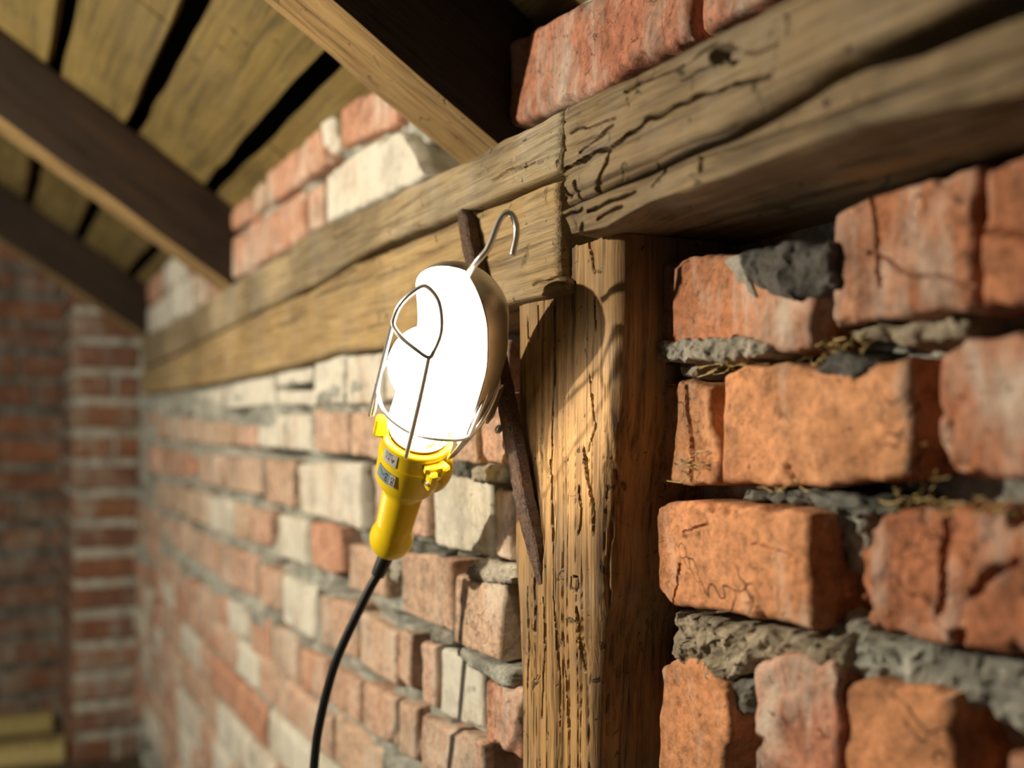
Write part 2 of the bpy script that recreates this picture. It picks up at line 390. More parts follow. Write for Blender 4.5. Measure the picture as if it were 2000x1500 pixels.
SMEAR = [(330, 800, 30, 30, .012), (400, 800, 45, 34, .013), (470, 790, 30, 40, .013), (520, 810, 28, 45, .012), (570, 740, 40, 12, .006),
         (660, 720, 45, 30, .012), (640, 770, 40, 22, .010), (700, 760, 40, 25, .010), (290, 850, 20, 25, .012), (360, 790, 30, 20, .012),
         (490, 1200, 26, 22, .012), (440, 1160, 22, 18, .010), (470, 1240, 30, 14, .010), (545, 1130, 30, 10, .008), (440, 1090, 18, 12, .008), (380, 1110, 20, 12, .009),
         (350, 1090, 12, 14, .012), (320, 1045, 14, 10, .010), (575, 1340, 25, 12, .008), (540, 1330, 20, 12, .006), (620, 1010, 40, 6, .006), (640, 1150, 50, 8, .008),
         (700, 1170, 30, 12, .008), (690, 1300, 25, 8, .008), (760, 1180, 20, 16, .010), (950, 925, 34, 13, .008), (940, 1115, 30, 14, .010), (860, 1235, 18, 10, .008),
         (940, 1310, 40, 14, .008), (575, 955, 9, 60, -.045), (673, 1085, 11, 62, -.045), (716, 985, 14, 75, -.045), (536, 1045, 8, 50, -.04), (599, 1065, 7, 55, -.04), (487, 1035, 6, 40, -.03), (546, 1165, 7, 55, -.04), (619, 1210, 8, 60, -.04),
         (811, 1310, 12, 75, -.045), (854, 1330, 7, 70, -.03), (482, 1235, 7, 50, -.04), (580, 1290, 8, 60, -.04), (638, 1330, 7, 50, -.035), (450, 868, 6, 24, -.03), (511, 930, 6, 45, -.03), (683, 850, 5, 50, -.03), (530, 885, 34, 6, -.04), (650, 896, 50, 5, -.035), (760, 1060, 40, 8, -.035),
         (560, 735, 38, 5, -.035), (575, 757, 32, 4, -.035), (470, 1012, 26, 7, -.035), (395, 955, 14, 6, -.03), (345, 1003, 22, 6, -.03), (430, 1140, 22, 6, -.03), (530, 1195, 22, 6, -.03), (400, 1290, 30, 9, -.04), (840, 1230, 20, 9, -.035), (790, 1215, 20, 10, -.035), (700, 1200, 14, 50, -.03), (905, 1275, 22, 12, .008), (800, 860, 50, 10, .006), (275, 1080, 12, 30, .014), (285, 1330, 16, 30, .012), (300, 1200, 12, 30, .006)]
wall = wall_surface()
tag(wall, 'rough old red brick wall with crumbling grey mortar', kind='structure')

NB = [0]
def brick(T, B, p, mat, L=None, R=None, n=(14, 10), parent=None, **k):
    """T and B: pixel outlines of the upper and lower edge, left to right"""
    NB[0] += 1
    kw = dict(er=.005, amp=.0016, wob=.0022, chip=.004); kw.update(k)
    return block('brick', px(B, p), px(T, p), px(L, p) if L else None, px(R, p) if R else None, p, p-.07, n, seed=NB[0]*13, mat=mat, parent=wall if parent is None else parent, **kw)

# --- left of the post, course by course (top edge, bottom edge)
LB = [
 # course directly under the plate
 ([(540,722),(606,716)], [(540,754),(604,746)], 'l'), ([(538,764),(608,762)], [(544,790),(610,792)], 'l'), ([(613,702),(672,694)], [(612,785),(672,788)], 'l'),
 ([(676,696),(745,688)], [(676,790),(745,788)], 'l'), ([(440,752),(530,733)], [(440,800),(532,790)], 'l'), ([(350,775),(432,757)], [(350,808),(432,802)], 'l'), ([(752,690),(860,680)], [(752,782),(860,775)], 'l'),
 ([(866,672),(990,664)], [(866,770),(990,762)], 'p'),
 # second course
 ([(284,806),(330,806)], [(286,856),(331,857)], 'p'), ([(338,815),(384,818)], [(341,863),(386,864)], 'p'), ([(392,822),(447,826)], [(393,868),(447,872)], 'p'), ([(455,832),(496,832)], [(455,872),(496,873)], 'p'),
 ([(502,812),(553,810)], [(502,874),(552,878)], 'l'), ([(560,808),(604,808)], [(560,878),(604,882)], 'l'), ([(611,800),(680,808)], [(613,880),(680,890)], 'p'), ([(685,806),(786,794)], [(685,891),(788,900)], 'p'),
 ([(794,790),(932,772)], [(796,900),(932,905)], 'p'), ([(938,772),(996,766)], [(938,904),(996,910)], 'p'),
 # third course
 ([(282,872),(302,874)], [(284,922),(304,924)], 'p'), ([(310,878),(368,880)], [(314,928),(372,934)], 'o'), ([(386,888),(427,890)], [(389,944),(427,952)], 'p'), ([(432,890),(506,896)], [(440,957),(506,968)], 'p'),
 ([(517,897),(570,900)], [(518,985),(567,992)], 'p'), ([(580,908),(640,902),(702,906)], [(588,1000),(640,1015),(704,1036)], 'l'), ([(727,908),(832,920)], [(730,1028),(833,1050)], 'p'),
 ([(845,938),(900,925),(958,932)], [(850,1066),(958,1092)], 'l'), ([(965,952),(997,960)], [(965,1088),(997,1100)], 'p'),
 # fourth course
 ([(300,942),(352,951)], [(303,992),(350,1003)], 'p'), ([(358,955),(404,964)], [(362,1014),(404,1028)], 'p'), ([(408,968),(448,978)], [(411,1036),(448,1048)], 'l'), ([(453,979),(484,986)], [(455,1050),(484,1059)], 'p'),
 ([(493,990),(528,1000)], [(492,1060),(524,1068)], 'p'), ([(541,1004),(593,1018)], [(545,1085),(592,1106)], 'l'), ([(604,1018),(663,1030)], [(610,1106),(650,1122),(668,1116)], 'o'),
 ([(682,1062),(750,1075)], [(680,1150),(750,1170)], 'p'), ([(782,1078),(850,1082),(876,1096)], [(788,1196),(882,1236)], 'p'), ([(888,1122),(984,1140)], [(886,1256),(974,1294)], 'p'),
 # fifth course
 ([(296,1008),(328,1014)], [(300,1052),(330,1062)], 'p'), ([(333,1016),(362,1022)], [(335,1066),(362,1080)], 'p'), ([(366,1034),(398,1044)], [(368,1088),(398,1108)], 'p'), ([(402,1052),(420,1060)], [(404,1114),(420,1122)], 'p'),
 ([(424,1062),(496,1086)], [(428,1138),(496,1168)], 'p'), ([(505,1104),(541,1120)], [(508,1180),(542,1194)], 'p'), ([(551,1122),(612,1150)], [(553,1216),(609,1252)], 'l'), ([(625,1164),(693,1184)], [(628,1260),(696,1288)], 'p'),
 ([(702,1195),(772,1235)], [(702,1296),(772,1342)], 'p'), ([(778,1226),(802,1240)], [(778,1330),(800,1345)], 'p'), ([(822,1252),(850,1262)], [(824,1372),(850,1384)], 'p'), ([(858,1262),(944,1290)], [(860,1392),(944,1440)], 'l'), ([(948,1326),(1008,1348)], [(948,1450),(1008,1490)], 'o'),
 # sixth course
 ([(304,1084),(336,1094)], [(307,1130),(337,1147)], 'p'), ([(350,1124),(378,1136)], [(352,1176),(378,1190)], 'o'), ([(382,1140),(402,1150)], [(384,1192),(402,1202)], 'p'), ([(406,1160),(440,1166)], [(407,1204),(441,1220)], 'o'),
 ([(444,1168),(476,1182)], [(446,1232),(476,1248)], 'y'), ([(487,1184),(526,1212)], [(488,1274),(524,1292)], 'o'), ([(533,1222),(574,1240)], [(535,1300),(576,1336)], 'p'), ([(585,1266),(634,1290)], [(590,1344),(634,1372)], 'o'),
 ([(641,1296),(700,1330)], [(644,1378),(700,1412)], 'p'), ([(708,1332),(770,1362)], [(710,1424),(770,1462)], 'p'), ([(778,1368),(812,1384)], [(778,1470),(812,1490)], 'p'), ([(822,1394),(940,1454)], [(822,1500),(940,1560)], 'p'),
]
MK = {'p': M_BL, 'l': M_BLIME, 'o': M_BSAL, 'y': M_BLIME}
for T, B, k in LB:
    near = T[0][0] > 560
    dp = RNG.uniform(-.004, .005)
    brick(T, B, P_L+dp, MK[k], n=(30, 26) if near else (13, 11), er=.004, wob=.0026, chip=.005 if near else .003)
def rows_q(rows, u0, u1, p, mat_f, w=(.105, .135), parent=None, skip=None, n=(10, 8), **k):
    for i, (qa, qb) in enumerate(rows):
        u = u0 - RNG.uniform(0, .08)
        while u < u1:
            wd = RNG.uniform(*w)*(1.9 if RNG.rand() < .15 else 1); va, vb = -qa*4.544e-4*(D-p)/D, -qb*4.544e-4*(D-p)/D
            va, vb = va + RNG.uniform(-.003, .003), vb + RNG.uniform(-.003, .003)
            e = min(u+wd, u1)
            if e - u > .03 and not (skip and skip(u, e, va)):
                pp = p + RNG.uniform(-.004, .004); NB[0] += 1
                block('brick', [(u, vb), (e, vb+RNG.uniform(-.002, .002))], [(u, va), (e, va+RNG.uniform(-.003, .003))], p=pp, back=pp-.06, n=n, er=.005, amp=.0016, wob=.0026, chip=.003,
                      seed=NB[0]*13, mat=mat_f(), parent=parent or wall, **k)
            u = e + RNG.uniform(.006, .016)
mpl = lambda: [M_BL, M_BL, M_BLIME, M_BSAL][RNG.randint(4)]
rows_q([(845, 990), (1015, 1175), (1200, 1360), (1385, 1550), (1575, 1740), (1765, 1930)], -2.86, -.98, P_L, mpl)
rows_q([(500, 640), (665, 820)], -2.86, -2.52, P_L, mpl)
# --- above the plate
AB = [
 ([(410,487),(477,452)], [(414,572),(478,530)], 'o'), ([(484,440),(590,372)], [(490,522),(590,468)], 'o'), ([(602,372),(630,352)], [(602,458),(630,440)], 'p'),
 ([(636,342),(700,292),(770,258),(792,262)], [(637,436),(740,388),(800,360),(834,342)], 'l'),
 ([(412,440),(484,384)], [(415,478),(486,428)], 'o'), ([(493,374),(514,348)], [(494,418),(515,402)], 'p'), ([(519,340),(622,246)], [(523,400),(640,318)], 'o'), ([(624,236),(650,222)], [(632,304),(652,292)], 'l'),
 ([(664,204),(692,172),(776,190)], [(664,290),(720,262),(776,246)], 'o'),
]
for T, B, k in AB:
    brick(T, B, .035+RNG.uniform(-.004, .004), MK[k] if k != 'p' else M_BL, n=(26, 20), chip=.006, wob=.0032, er=.006)
rows_q([(-775, -595), (-960, -790)], -2.86, -1.80, .035, lambda: [M_BSAL, M_BLIME, M_BL][RNG.randint(3)])
brick([(958,96),(1060,40),(1345,-110)], [(968,262),(1040,230),(1150,186),(1220,136),(1345,76)], .012, M_BTOP, L=[(968,262),(956,190),(958,96)], n=(90, 60), chip=.006, er=.007, amp=.002, wob=.004, freq=60)
brick([(1370,-120),(1600,-260)], [(1370,64),(1600,-70)], .008, M_BTOP, n=(30, 30))
brick([(900,30),(952,20)], [(905,262),(962,246)], -.02, M_BFAR, n=(18, 30))
# --- right of the post: the large sharp bricks
HB = dict(n=(110, 80), er=.0045, amp=.0018, wob=.0028, freq=70)
brick([(1276,524),(1300,508),(1380,500),(1470,496),(1596,500)], [(1272,700),(1300,706),(1400,694),(1500,684),(1582,682)], .014, M_BR, L=[(1272,700),(1272,600),(1276,524)], R=[(1582,682),(1590,600),(1592,500)], chip=.004, **HB)
brick([(1622,420),(1690,385),(1830,345),(1903,322)], [(1620,637),(1700,628),(1800,612),(1903,600)], .012, M_BR, L=[(1620,637),(1622,520),(1622,420)], chip=.003,
      grooves=[(px([(1700,385),(1706,430),(1716,470),(1712,520),(1720,560)], .012), .0016, .003), (px([(1700,490),(1760,520),(1830,545),(1900,560)], .012), .0016, .003)], **HB)
brick([(1919,330),(1990,305),(2100,270)], [(1910,600),(1990,592),(2100,582)], .012, M_BR, L=[(1910,600),(1912,470),(1926,440),(1919,330)], chip=.003, grooves=[(px([(1918,462),(1960,455),(2010,450)], .012), .002, .004)], **HB)
brick([(1286,748),(1340,742),(1386,752)], [(1254,928),(1300,942),(1350,950),(1398,944)], .010, M_BORANGE, L=[(1254,928),(1262,880),(1280,820),(1286,748)], R=[(1398,944),(1402,860),(1382,800),(1386,752)], chip=.006,
      grooves=[(px([(1344,760),(1346,830),(1352,880),(1350,940)], .01), .002, .004)], n=(80, 90), er=.004, amp=.0018, wob=.003, freq=70)
brick([(1414,728),(1450,714),(1540,706),(1600,716),(1700,700),(1782,690)], [(1406,942),(1480,944),(1560,948),(1640,950),(1776,930)], .012, M_BORANGE, L=[(1406,942),(1408,830),(1414,728)], R=[(1776,930),(1780,820),(1776,700)], chip=.005, **HB)
brick([(1834,690),(1880,664),(1960,650),(2120,620)], [(1872,934),(1940,936),(2000,938),(2120,940)], .008, M_BR, L=[(1872,934),(1836,870),(1828,770),(1834,690)], chip=.004, **HB)
brick([(1282,990),(1310,978),(1400,984),(1480,992),(1582,1002)], [(1284,1150),(1312,1184),(1400,1196),(1500,1214),(1586,1232)], .020, M_BORANGE, L=[(1284,1150),(1280,1080),(1282,990)], R=[(1586,1232),(1582,1110),(1582,1002)], chip=.005,
      grooves=[(px([(1328,1100),(1322,1140),(1314,1180)], .02), .0012, .004), (px([(1336,1040),(1360,1030),(1380,1030)], .02), .0012, .003), (px([(1470,1058),(1510,1075),(1560,1100)], .02), .0012, .002)], **HB)
brick([(1690,1012),(1740,996),(1830,990),(2110,985)], [(1688,1224),(1730,1240),(1830,1262),(1980,1290),(2110,1310)], .010, M_BR, L=[(1688,1224),(1668,1150),(1672,1060),(1690,1012)], chip=.009,
      n=(120, 80), er=.006, amp=.004, wob=.003, freq=80, grooves=[(px([(1850,1010),(1842,1080),(1850,1140),(1830,1200)], .01), .003, .006), (px([(1900,1160),(1940,1120),(1990,1100)], .01), .003, .007)])
brick([(1290,1300),(1330,1282),(1380,1296),(1420,1350),(1430,1400)], [(1284,1520),(1340,1530),(1412,1540)], .012, M_BORANGE, L=[(1284,1520),(1282,1400),(1290,1300)], chip=.006, n=(70, 80), er=.005, amp=.002, wob=.003, freq=70)
brick([(1472,1296),(1530,1282),(1620,1286),(1636,1330)], [(1468,1560),(1640,1600)], .016, M_BTOP, chip=.006, n=(70, 80), er=.006, amp=.003, wob=.004, freq=70)
brick([(1640,1330),(1700,1330),(1800,1345),(1862,1356)], [(1640,1600),(1862,1650)], .010, M_BORANGE, chip=.006, n=(90, 80), er=.005, amp=.002, wob=.003, freq=70)
brick([(1960,1470),(2100,1500)], [(1960,1700),(2100,1740)], .008, M_BR, n=(30, 30))
def lump(T, B, p, mat, L=None, R=None, amp=.005, freq=150., n=(110, 60), er=.009, back=-.04, name='mortar_lump', wob=.004):
    NB[0] += 1
    return block(name, px(B, p), px(T, p), px(L, p) if L else None, px(R, p) if R else None, p, back, n, er=er, amp=amp, wob=wob, seed=NB[0]*7, mat=mat, parent=wall, freq=freq)
lump([(1274,668),(1400,660),(1440,654),(1502,672)], [(1278,704),(1400,706),(1500,690)], .018, M_MOP, amp=.006, er=.004, n=(160, 50), wob=.003, freq=190)
lump([(1322,706),(1362,708)], [(1326,736),(1352,738)], .006, M_MOP, n=(24, 20), er=.005)
lump([(1434,500),(1460,480),(1530,474),(1620,470)], [(1436,510),(1470,560),(1540,590),(1622,560)], .020, M_SOOT, amp=.007, n=(70, 50), er=.006, back=-.02)
lump([(1408,508),(1440,498),(1458,520)], [(1410,514),(1440,552),(1480,585)], .0165, M_MOP, n=(30, 24), er=.003, amp=.002)
lump([(1660,640),(1750,630),(1880,618)], [(1664,664),(1750,676),(1880,652)], .002, M_MOC, amp=.006, n=(70, 24), er=.006)
lump([(1580,716),(1640,690),(1710,706)], [(1590,722),(1640,744),(1700,722)], .0155, M_SOOT, n=(40, 24), er=.005)
lump([(1440,962),(1540,948),(1700,972),(1760,990)], [(1440,978),(1560,986),(1640,1010),(1760,1010)], .002, M_MOD, amp=.006, n=(90, 30), er=.006)
lump([(1620,990),(1700,996)], [(1650,1120),(1672,1130)], -.004, M_MO, amp=.005, n=(36, 50), er=.006)
lump([(1316,1196),(1400,1210),(1500,1232),(1600,1250),(1650,1240)], [(1320,1300),(1400,1345),(1470,1290),(1580,1290),(1650,1320)], .012, M_MOC, amp=.009, n=(220, 120), er=.008)
lump([(1600,1246),(1650,1190),(1700,1240),(1830,1266),(2110,1330)], [(1610,1330),(1720,1330),(1850,1360),(2110,1500)], .002, M_MO, amp=.009, n=(220, 110), er=.010)
lump([(1310,1230),(1330,1215),(1350,1240)], [(1300,1290),(1330,1300),(1350,1300)], .004, M_MOC, n=(30, 40))
lump([(1395,1330),(1450,1320),(1470,1300)], [(1410,1380),(1440,1400),(1466,1400)], .006, M_MOD, n=(30, 30))
# pale mortar pieces between the courses left of the post
lump([(920,912),(950,906),(986,914)], [(920,938),(960,946),(986,938)], .052, M_MOP, n=(50, 30), er=.004, amp=.003, back=.0)
lump([(912,1100),(950,1092),(1000,1110)], [(905,1130),(960,1140),(1002,1140)], .050, M_MOP, n=(50, 30), er=.005, amp=.004, back=.0)
lump([(836,1218),(880,1236)], [(840,1258),(880,1262)], .048, M_MO, n=(30, 24), er=.005, back=.0)
lump([(888,1262),(940,1290),(990,1308)], [(888,1282),(940,1322),(990,1348)], .050, M_MO, n=(60, 24), er=.005, amp=.004, back=.0)
lump([(758,1090),(784,1088)], [(762,1136),(776,1140)], .050, M_MOP, n=(20, 30), er=.004, back=.0)
lump([(876,900),(912,902)], [(878,930),(916,934)], .044, M_MOD, n=(30, 24), er=.005, back=.0)
lump([(792,1052),(840,1064),(868,1080)], [(800,1078),(840,1094),(868,1100)], .045, M_MOD, n=(40, 24), er=.005, back=.0)

# straws caught in the joints
def straws(name, spots, label):
    vs, fs = [], []
    for cx, cy, rx, ry, nn, p in spots:
        for i in range(nn):
            x, y = cx + RNG.uniform(-rx, rx), cy + RNG.uniform(-ry, ry); an = RNG.uniform(0, math.pi*2)*.6; ln = RNG.uniform(14, 46)
            a = P3(x, y, p + RNG.uniform(-.006, .008)); b = P3(x + ln*math.cos(an), y - ln*math.sin(an)*.7, p + RNG.uniform(-.006, .012))
            m = (a+b)/2 + RNG.uniform(-.003, .003, 3); r = RNG.uniform(.00025, .0006)
            prev = None
            for q in (a, (a+m)/2 + RNG.uniform(-.0008, .0008, 3), m, b):
                s = len(vs)
                for k in range(3):
                    g = k*2.094; vs.append(q + r*np.array([math.cos(g)*.5, math.cos(g), math.sin(g)]))
                if prev is not None:
                    for k in range(3): fs.append([prev+k, prev+(k+1) % 3, s+(k+1) % 3, s+k])
                prev = s
    o = mk(name, vs, fs, M_STRAW, None, True); tag(o, label, 'straw', 'stuff'); return o
straws('straw', [(1640, 690, 60, 22, 34, .004), (1430, 716, 50, 10, 16, .004), (1345, 920, 14, 30, 14, .012), (1280, 958, 30, 12, 16, .004), (1800, 900, 24, 70, 16, .0), (1780, 985, 60, 20, 16, .004), (1560, 955, 60, 10, 8, .008), (1880, 1000, 90, 14, 30, .006)],
       'dry straw and root fibres caught in the joints between the orange bricks')

# ------------------------------------------------------------------ timbers
def grain(fu, fv, amp, seed, off=0):
    def f(U, V):
        n = fbm(U*fu, V*fv, off, seed, 3); r = 1-np.abs(fbm(U*fu*.6, V*fv*.6, off+3, seed+5, 3))*2.2
        return amp*n - amp*1.6*sstep(r, .72, 1.0)
    return f
upar_l = 1 - np.linspace(1, 0, 300)**1.6   # denser towards the camera end
# upper plate, left part
p = .065
TOPL = [(276,655),(352,622),(420,574),(493,528),(600,455),(633,439),(740,391),(840,341),(933,298),(980,268),(1033,247),(1098,208)]
SEAM = [(276,722),(353,684),(505,606),(616,556),(690,507),(750,474),(833,441),(905,412),(1000,372),(1090,338)]
SEAML = [(276,726),(353,688),(505,610),(616,562),(690,514),(700,512),(760,488),(833,456),(905,424),(1000,384),(1088,350)]
BOTL = [(276,771),(367,757),(455,740),(543,722),(617,702),(640,690),(749,678),(880,632),(1000,592),(1096,571)]
o = block('wall_plate', px(SEAM, p), px(TOPL, p), p=p, back=-.06, n=(300, 60), er=.006, amp=.0012, wob=.0022, seed=501, mat=M_WPL, hf=grain(4, 90, .0010, 61), a=.3, freq=20, upar=upar_l,
          grooves=[(px([(1000,290),(1002,330),(1008,370)], p), .0012, .002), (px([(930,330),(925,400)], p), .001, .002), (px([(960,352),(1000,330),(1060,316)], p), .001, .003)])
rebase(o, P3(700, 480, p)); tag(o, 'long weathered grey-brown timber plate topping the left brick wall, upper of two layers', 'beam')
p = .060
o = block('lower_plate', px(BOTL, p), px(SEAML, p), R=px([(1096,571),(1096,546),(1088,540),(1088,350)], p), p=p, back=-.03, n=(300, 60), er=.006, amp=.0012, wob=.002, seed=521, mat=M_WLOW, hf=grain(4, 90, .0008, 71), a=.3, freq=20, upar=upar_l,
          grooves=[(px([(1040,556),(1070,544),(1092,540)], p), .001, .004), (px([(640,560),(700,520),(760,495)], p), .0012, .003), (px([(1020,520),(1030,495)], p), .0022, .003), (px([(1026,490),(1032,478)], p), .003, .003)])
rebase(o, P3(700, 560, p)); tag(o, 'warm tan timber plate behind the lit lamp, its sawn end beside the post', 'beam')
# right part: two stout timbers with a long gap between them
p = .074
TOPR = [(1094,216),(1104,204),(1200,160),(1300,106),(1345,82),(1480,20),(1620,-60),(2080,-330)]
GAPU = [(1092,340),(1098,352),(1100,404),(1150,380),(1181,364),(1250,331),(1334,293),(1421,252),(1488,213),(1590,153),(1642,117),(1693,90),(1800,40),(1900,-10),(2080,-100)]
crack1 = [(1092,340),(1140,312),(1190,288),(1273,232),(1367,188),(1433,168),(1500,152)]
o = block('upper_beam', px(GAPU, p), px(TOPR, p), p=p, back=-.06, n=(430, 120), er=.007, amp=.0016, wob=.003, seed=541, mat=M_WR, hf=grain(5, 110, .0011, 81), a=.25, freq=26, upar=np.linspace(0, 1, 430)**.85,
          grooves=[(px(crack1, p), .0022, .012), (px([(1188,296),(1186,320),(1166,352),(1160,366)], p), .0030, .012), (px([(1130,300),(1160,276),(1196,246)], p), .0011, .004), (px([(1220,180),(1280,150),(1400,84)], p), .0010, .003),
                   (px([(1400,110),(1420,100),(1436,112)], p), .006, .010), (px([(1330,150),(1450,110),(1520,84)], p), .0010, .003), (px([(1110,262),(1200,232)], p), .0010, .003), (px([(1120,360),(1126,385)], p), .002, .006), (px([(1104,372),(1112,384)], p), .002, .006)])
rebase(o, P3(1300, 200, p)); tag(o, 'cracked old timber beam above the post, upper of the two stacked beams', 'beam')
p = .072
GAPL = [(1100,412),(1130,396),(1181,376),(1250,347),(1334,313),(1421,277),(1488,246),(1590,188),(1642,156),(1693,132),(1800,106),(1900,64),(2080,0)]
CRUST = True
BOTR = [(1118,456),(1150,450),(1183,444),(1220,420),(1267,393),(1367,360),(1430,340),(1560,288),(1700,242),(1850,210),(2080,166)]
def under_beam():
    """front, rounded lower arris and underside of the lower right-hand beam"""
    nu = 420; s = np.linspace(0, 1, nu)**.85; T = resample(px(GAPL, p), nu, s); B = resample(px(BOTR, p), nu, s)
    inner_v = .1287
    rows = []
    for t in np.linspace(0, 1, 70): rows.append((T*(1-t) + B*t, np.full(nu, p) - .006*(1 - math.sqrt(max(0, 1-max(0, 1-t/.05)**2))), t))
    K = 44
    for k in range(1, K+1):
        t = k/K; v = B[:, 1] + (inner_v - B[:, 1])*min(1, t*2.2)**.8; uu = B[:, 0]
        rows.append((np.c_[uu, v], p - (p+.05)*t**1.05, 1+t))
    V = []
    for i, (uv, h, t) in enumerate(rows):
        h = h + np.zeros(nu); U, Vv = uv[:, 0], uv[:, 1]
        a = fbm(U*5, Vv*110, h*110, 91, 3)*.0013 + fbm(U*26, Vv*26, h*26, 95, 3)*.0022
        g = (1-np.abs(fbm(U*3.0, Vv*60, h*60, 97, 3))*2.2)
        a = a - .0022*sstep(g, .74, 1.0)
        if t <= 1:
            a = grooved(U, Vv, a, [(px([(1150,415),(1200,392),(1240,375)], p), .0018, .006), (px([(1166,430),(1215,405)], p), .0018, .005), (px([(1104,420),(1140,405)], p), .0022, .008), (px([(1365,310),(1370,332)], p), .0022, .004), (px([(1272,366),(1300,320)], p), .0010, .003)])
            V.append(np.c_[U, -(h+a), CAMZ+Vv])
        else:
            V.append(np.c_[U, -h, CAMZ+Vv+a*(-1)])
    # back and top
    V.append(np.c_[T[:, 0], np.full(nu, .05), np.full(nu, CAMZ+inner_v)]); V.append(np.c_[T[:, 0], np.full(nu, .05), CAMZ+T[:, 1]])
    n = len(V); Vx = np.concatenate(V); idx = np.arange(n*nu).reshape(n, nu)
    f = np.stack([idx[:-1, :-1], idx[1:, :-1], idx[1:, 1:], idx[:-1, 1:]], -1).reshape(-1, 4).tolist()
    f += np.stack([idx[-1, :-1], idx[0, :-1], idx[0, 1:], idx[-1, 1:]], -1).tolist()
    f += [idx[:, 0].tolist()[::-1], idx[:, -1].tolist()]
    return mk('lower_beam', Vx, f, M_WR, None, True, sharp=60)
o = block('gap_shade_strip', px([(x, y+8) for x, y in GAPL[2:]], .0722), px([(x, y-8) for x, y in GAPU[4:]], .0722), p=.0722, back=-.02, n=(220, 14), er=.001, amp=.0012, wob=.002, seed=560, mat=M_GAPSHADE, a=.2, freq=90, parent=None, upar=np.linspace(0, 1, 220)**.85)  # dark strip added in the beam gap to stand in for its shade
GAP_STRIP = o
o = under_beam(); GAP_STRIP.parent = o; rebase(o, P3(1400, 320, p)); tag(o, 'stout timber beam resting on the post, its brown underside showing over the bricks', 'beam')

# the post
p = .050
PL = [(1018,1560),(1018,1344),(1012,1192),(1004,1078),(1002,953),(1006,850),(1010,700),(1008,584)]
PR = [(1154,1560),(1158,1412),(1166,1268),(1177,1154),(1182,1002),(1190,900),(1200,800),(1206,650),(1208,500),(1206,452)]
def post():
    nv = 520; t = np.linspace(0, 1, nv)
    zb, zt = -.62, .1290
    uL = px(PL, p); uR = px(PR, p)
    v = zb + (zt - zb)*t
    def at(c, v):
        c = sorted([(b, a) for a, b in c]); return np.interp(v, [q[0] for q in c], [q[1] for q in c])
    L = at(uL, v); R = at(uR, v)
    # section: left side, front, rounded corner, right side
    sec = [(-1, k) for k in np.linspace(0, 1, 12)] + [(0, k) for k in np.linspace(0, 1, 110)[1:]] + [(1, k) for k in np.linspace(0, 1, 16)[1:]] + [(2, k) for k in np.linspace(0, 1, 46)[1:]]
    topv = np.array([-.012, 0])
    Vs = []; rc = .012
    for kind, k in sec:
        if kind == -1: U = L + 0*v; h = -.07 + (p+.07-.004)*k + 0*v
        elif kind == 0: U = L + .003 + (R-rc-L-.003)*k; h = p + 0*v
        elif kind == 1: a = k*math.pi/2; U = R - rc + rc*math.sin(a); h = p - rc + rc*math.cos(a) + 0*v
        else: U = R + .004*math.sin(k*3); h = (p-rc) - (p-rc+.08)*k + 0*v
        g = fbm(U*110, h*110, v*4, 111, 3); c = 1-np.abs(fbm(U*130, h*130, v*2.2, 115, 3))*2.2
        lowr = sstep(-v, -.02, .12)
        d = .0006*g - (.0008+.0012*lowr)*sstep(c, .80, 1.0) + .0022*fbm(U*14, h*14, v*9, 119, 3)
        if kind == 0:
            d = grooved(U, v, d, POST_G)
        # a hewn hollow on the lower half
        nx, ny = {-1: (-1, 0), 0: (0, 1), 1: (math.sin(k*math.pi/2), math.cos(k*math.pi/2)), 2: (1, 0)}[kind]
        topc = zt + 0*v
        vv = v.copy(); 
        vv[-1] = zt - .006*abs(fbm(np.array([U[-1]*60]), 0, 0, 5, 2)[0]) - (.010 if kind == -1 or (kind == 0 and k < .12) else 0)
        Vs.append(np.c_[U + nx*d, -(h + ny*d), CAMZ+vv])
    n = len(Vs); Vx = np.concatenate(Vs); idx = np.arange(n*nv).reshape(n, nv)
    f = np.stack([idx[:-1, :-1], idx[1:, :-1], idx[1:, 1:], idx[:-1, 1:]], -1).reshape(-1, 4).tolist()
    f += np.stack([idx[-1, :-1], idx[0, :-1], idx[0, 1:], idx[-1, 1:]], -1).tolist()
    f += [idx[:, 0].tolist()[::-1], idx[:, -1].tolist()]
    return mk('timber_post', Vx, f, M_WPO, None, True, sharp=60)
POST_G = [(px([(1077,900),(1080,1000),(1084,1150),(1088,1300),(1090,1420)], p), .0010, .010), (px([(1141,880),(1146,930),(1158,980),(1160,1040)], p), .0024, .010), (px([(1134,950),(1136,1010),(1132,1044)], p), .0018, .008),
          (px([(1128,1190),(1132,1230),(1138,1290),(1140,1310)], p), .0026, .009), (px([(1045,1130),(1048,1180),(1044,1230)], p), .0020, .008), (px([(1082,600),(1083,750),(1079,900)], p), .0009, .008),
          (px([(1118,1130),(1116,1150),(1124,1158),(1132,1146),(1130,1126),(1122,1124)], p), .0010, .004), (px([(1150,470),(1152,490),(1160,530)], p), .0020, .005), (px([(1030,1150),(1034,1260),(1030,1330)], p), .0014, .006),
          (px([(1064,1170),(1066,1260),(1060,1400)], p), .0012, .006), (px([(1160,580),(1162,640)], p), .0010, .005), (px([(1150,730),(1156,780),(1162,830),(1150,880)], p), .0010, .004), (px([(1100,1240),(1104,1330),(1108,1420)], p), .0010, .005),
          (px([(1030,620),(1034,680)], p), .0010, .005), (px([(1050,600),(1052,660)], p), .0010, .005)]
o = post(); rebase(o, (float(proj_uv(1100, 1500, p)[0]), -.0, CAMZ-.62)); tag(o, 'upright timber post with deep splits, lit orange low down, between the two brick panels', 'post')

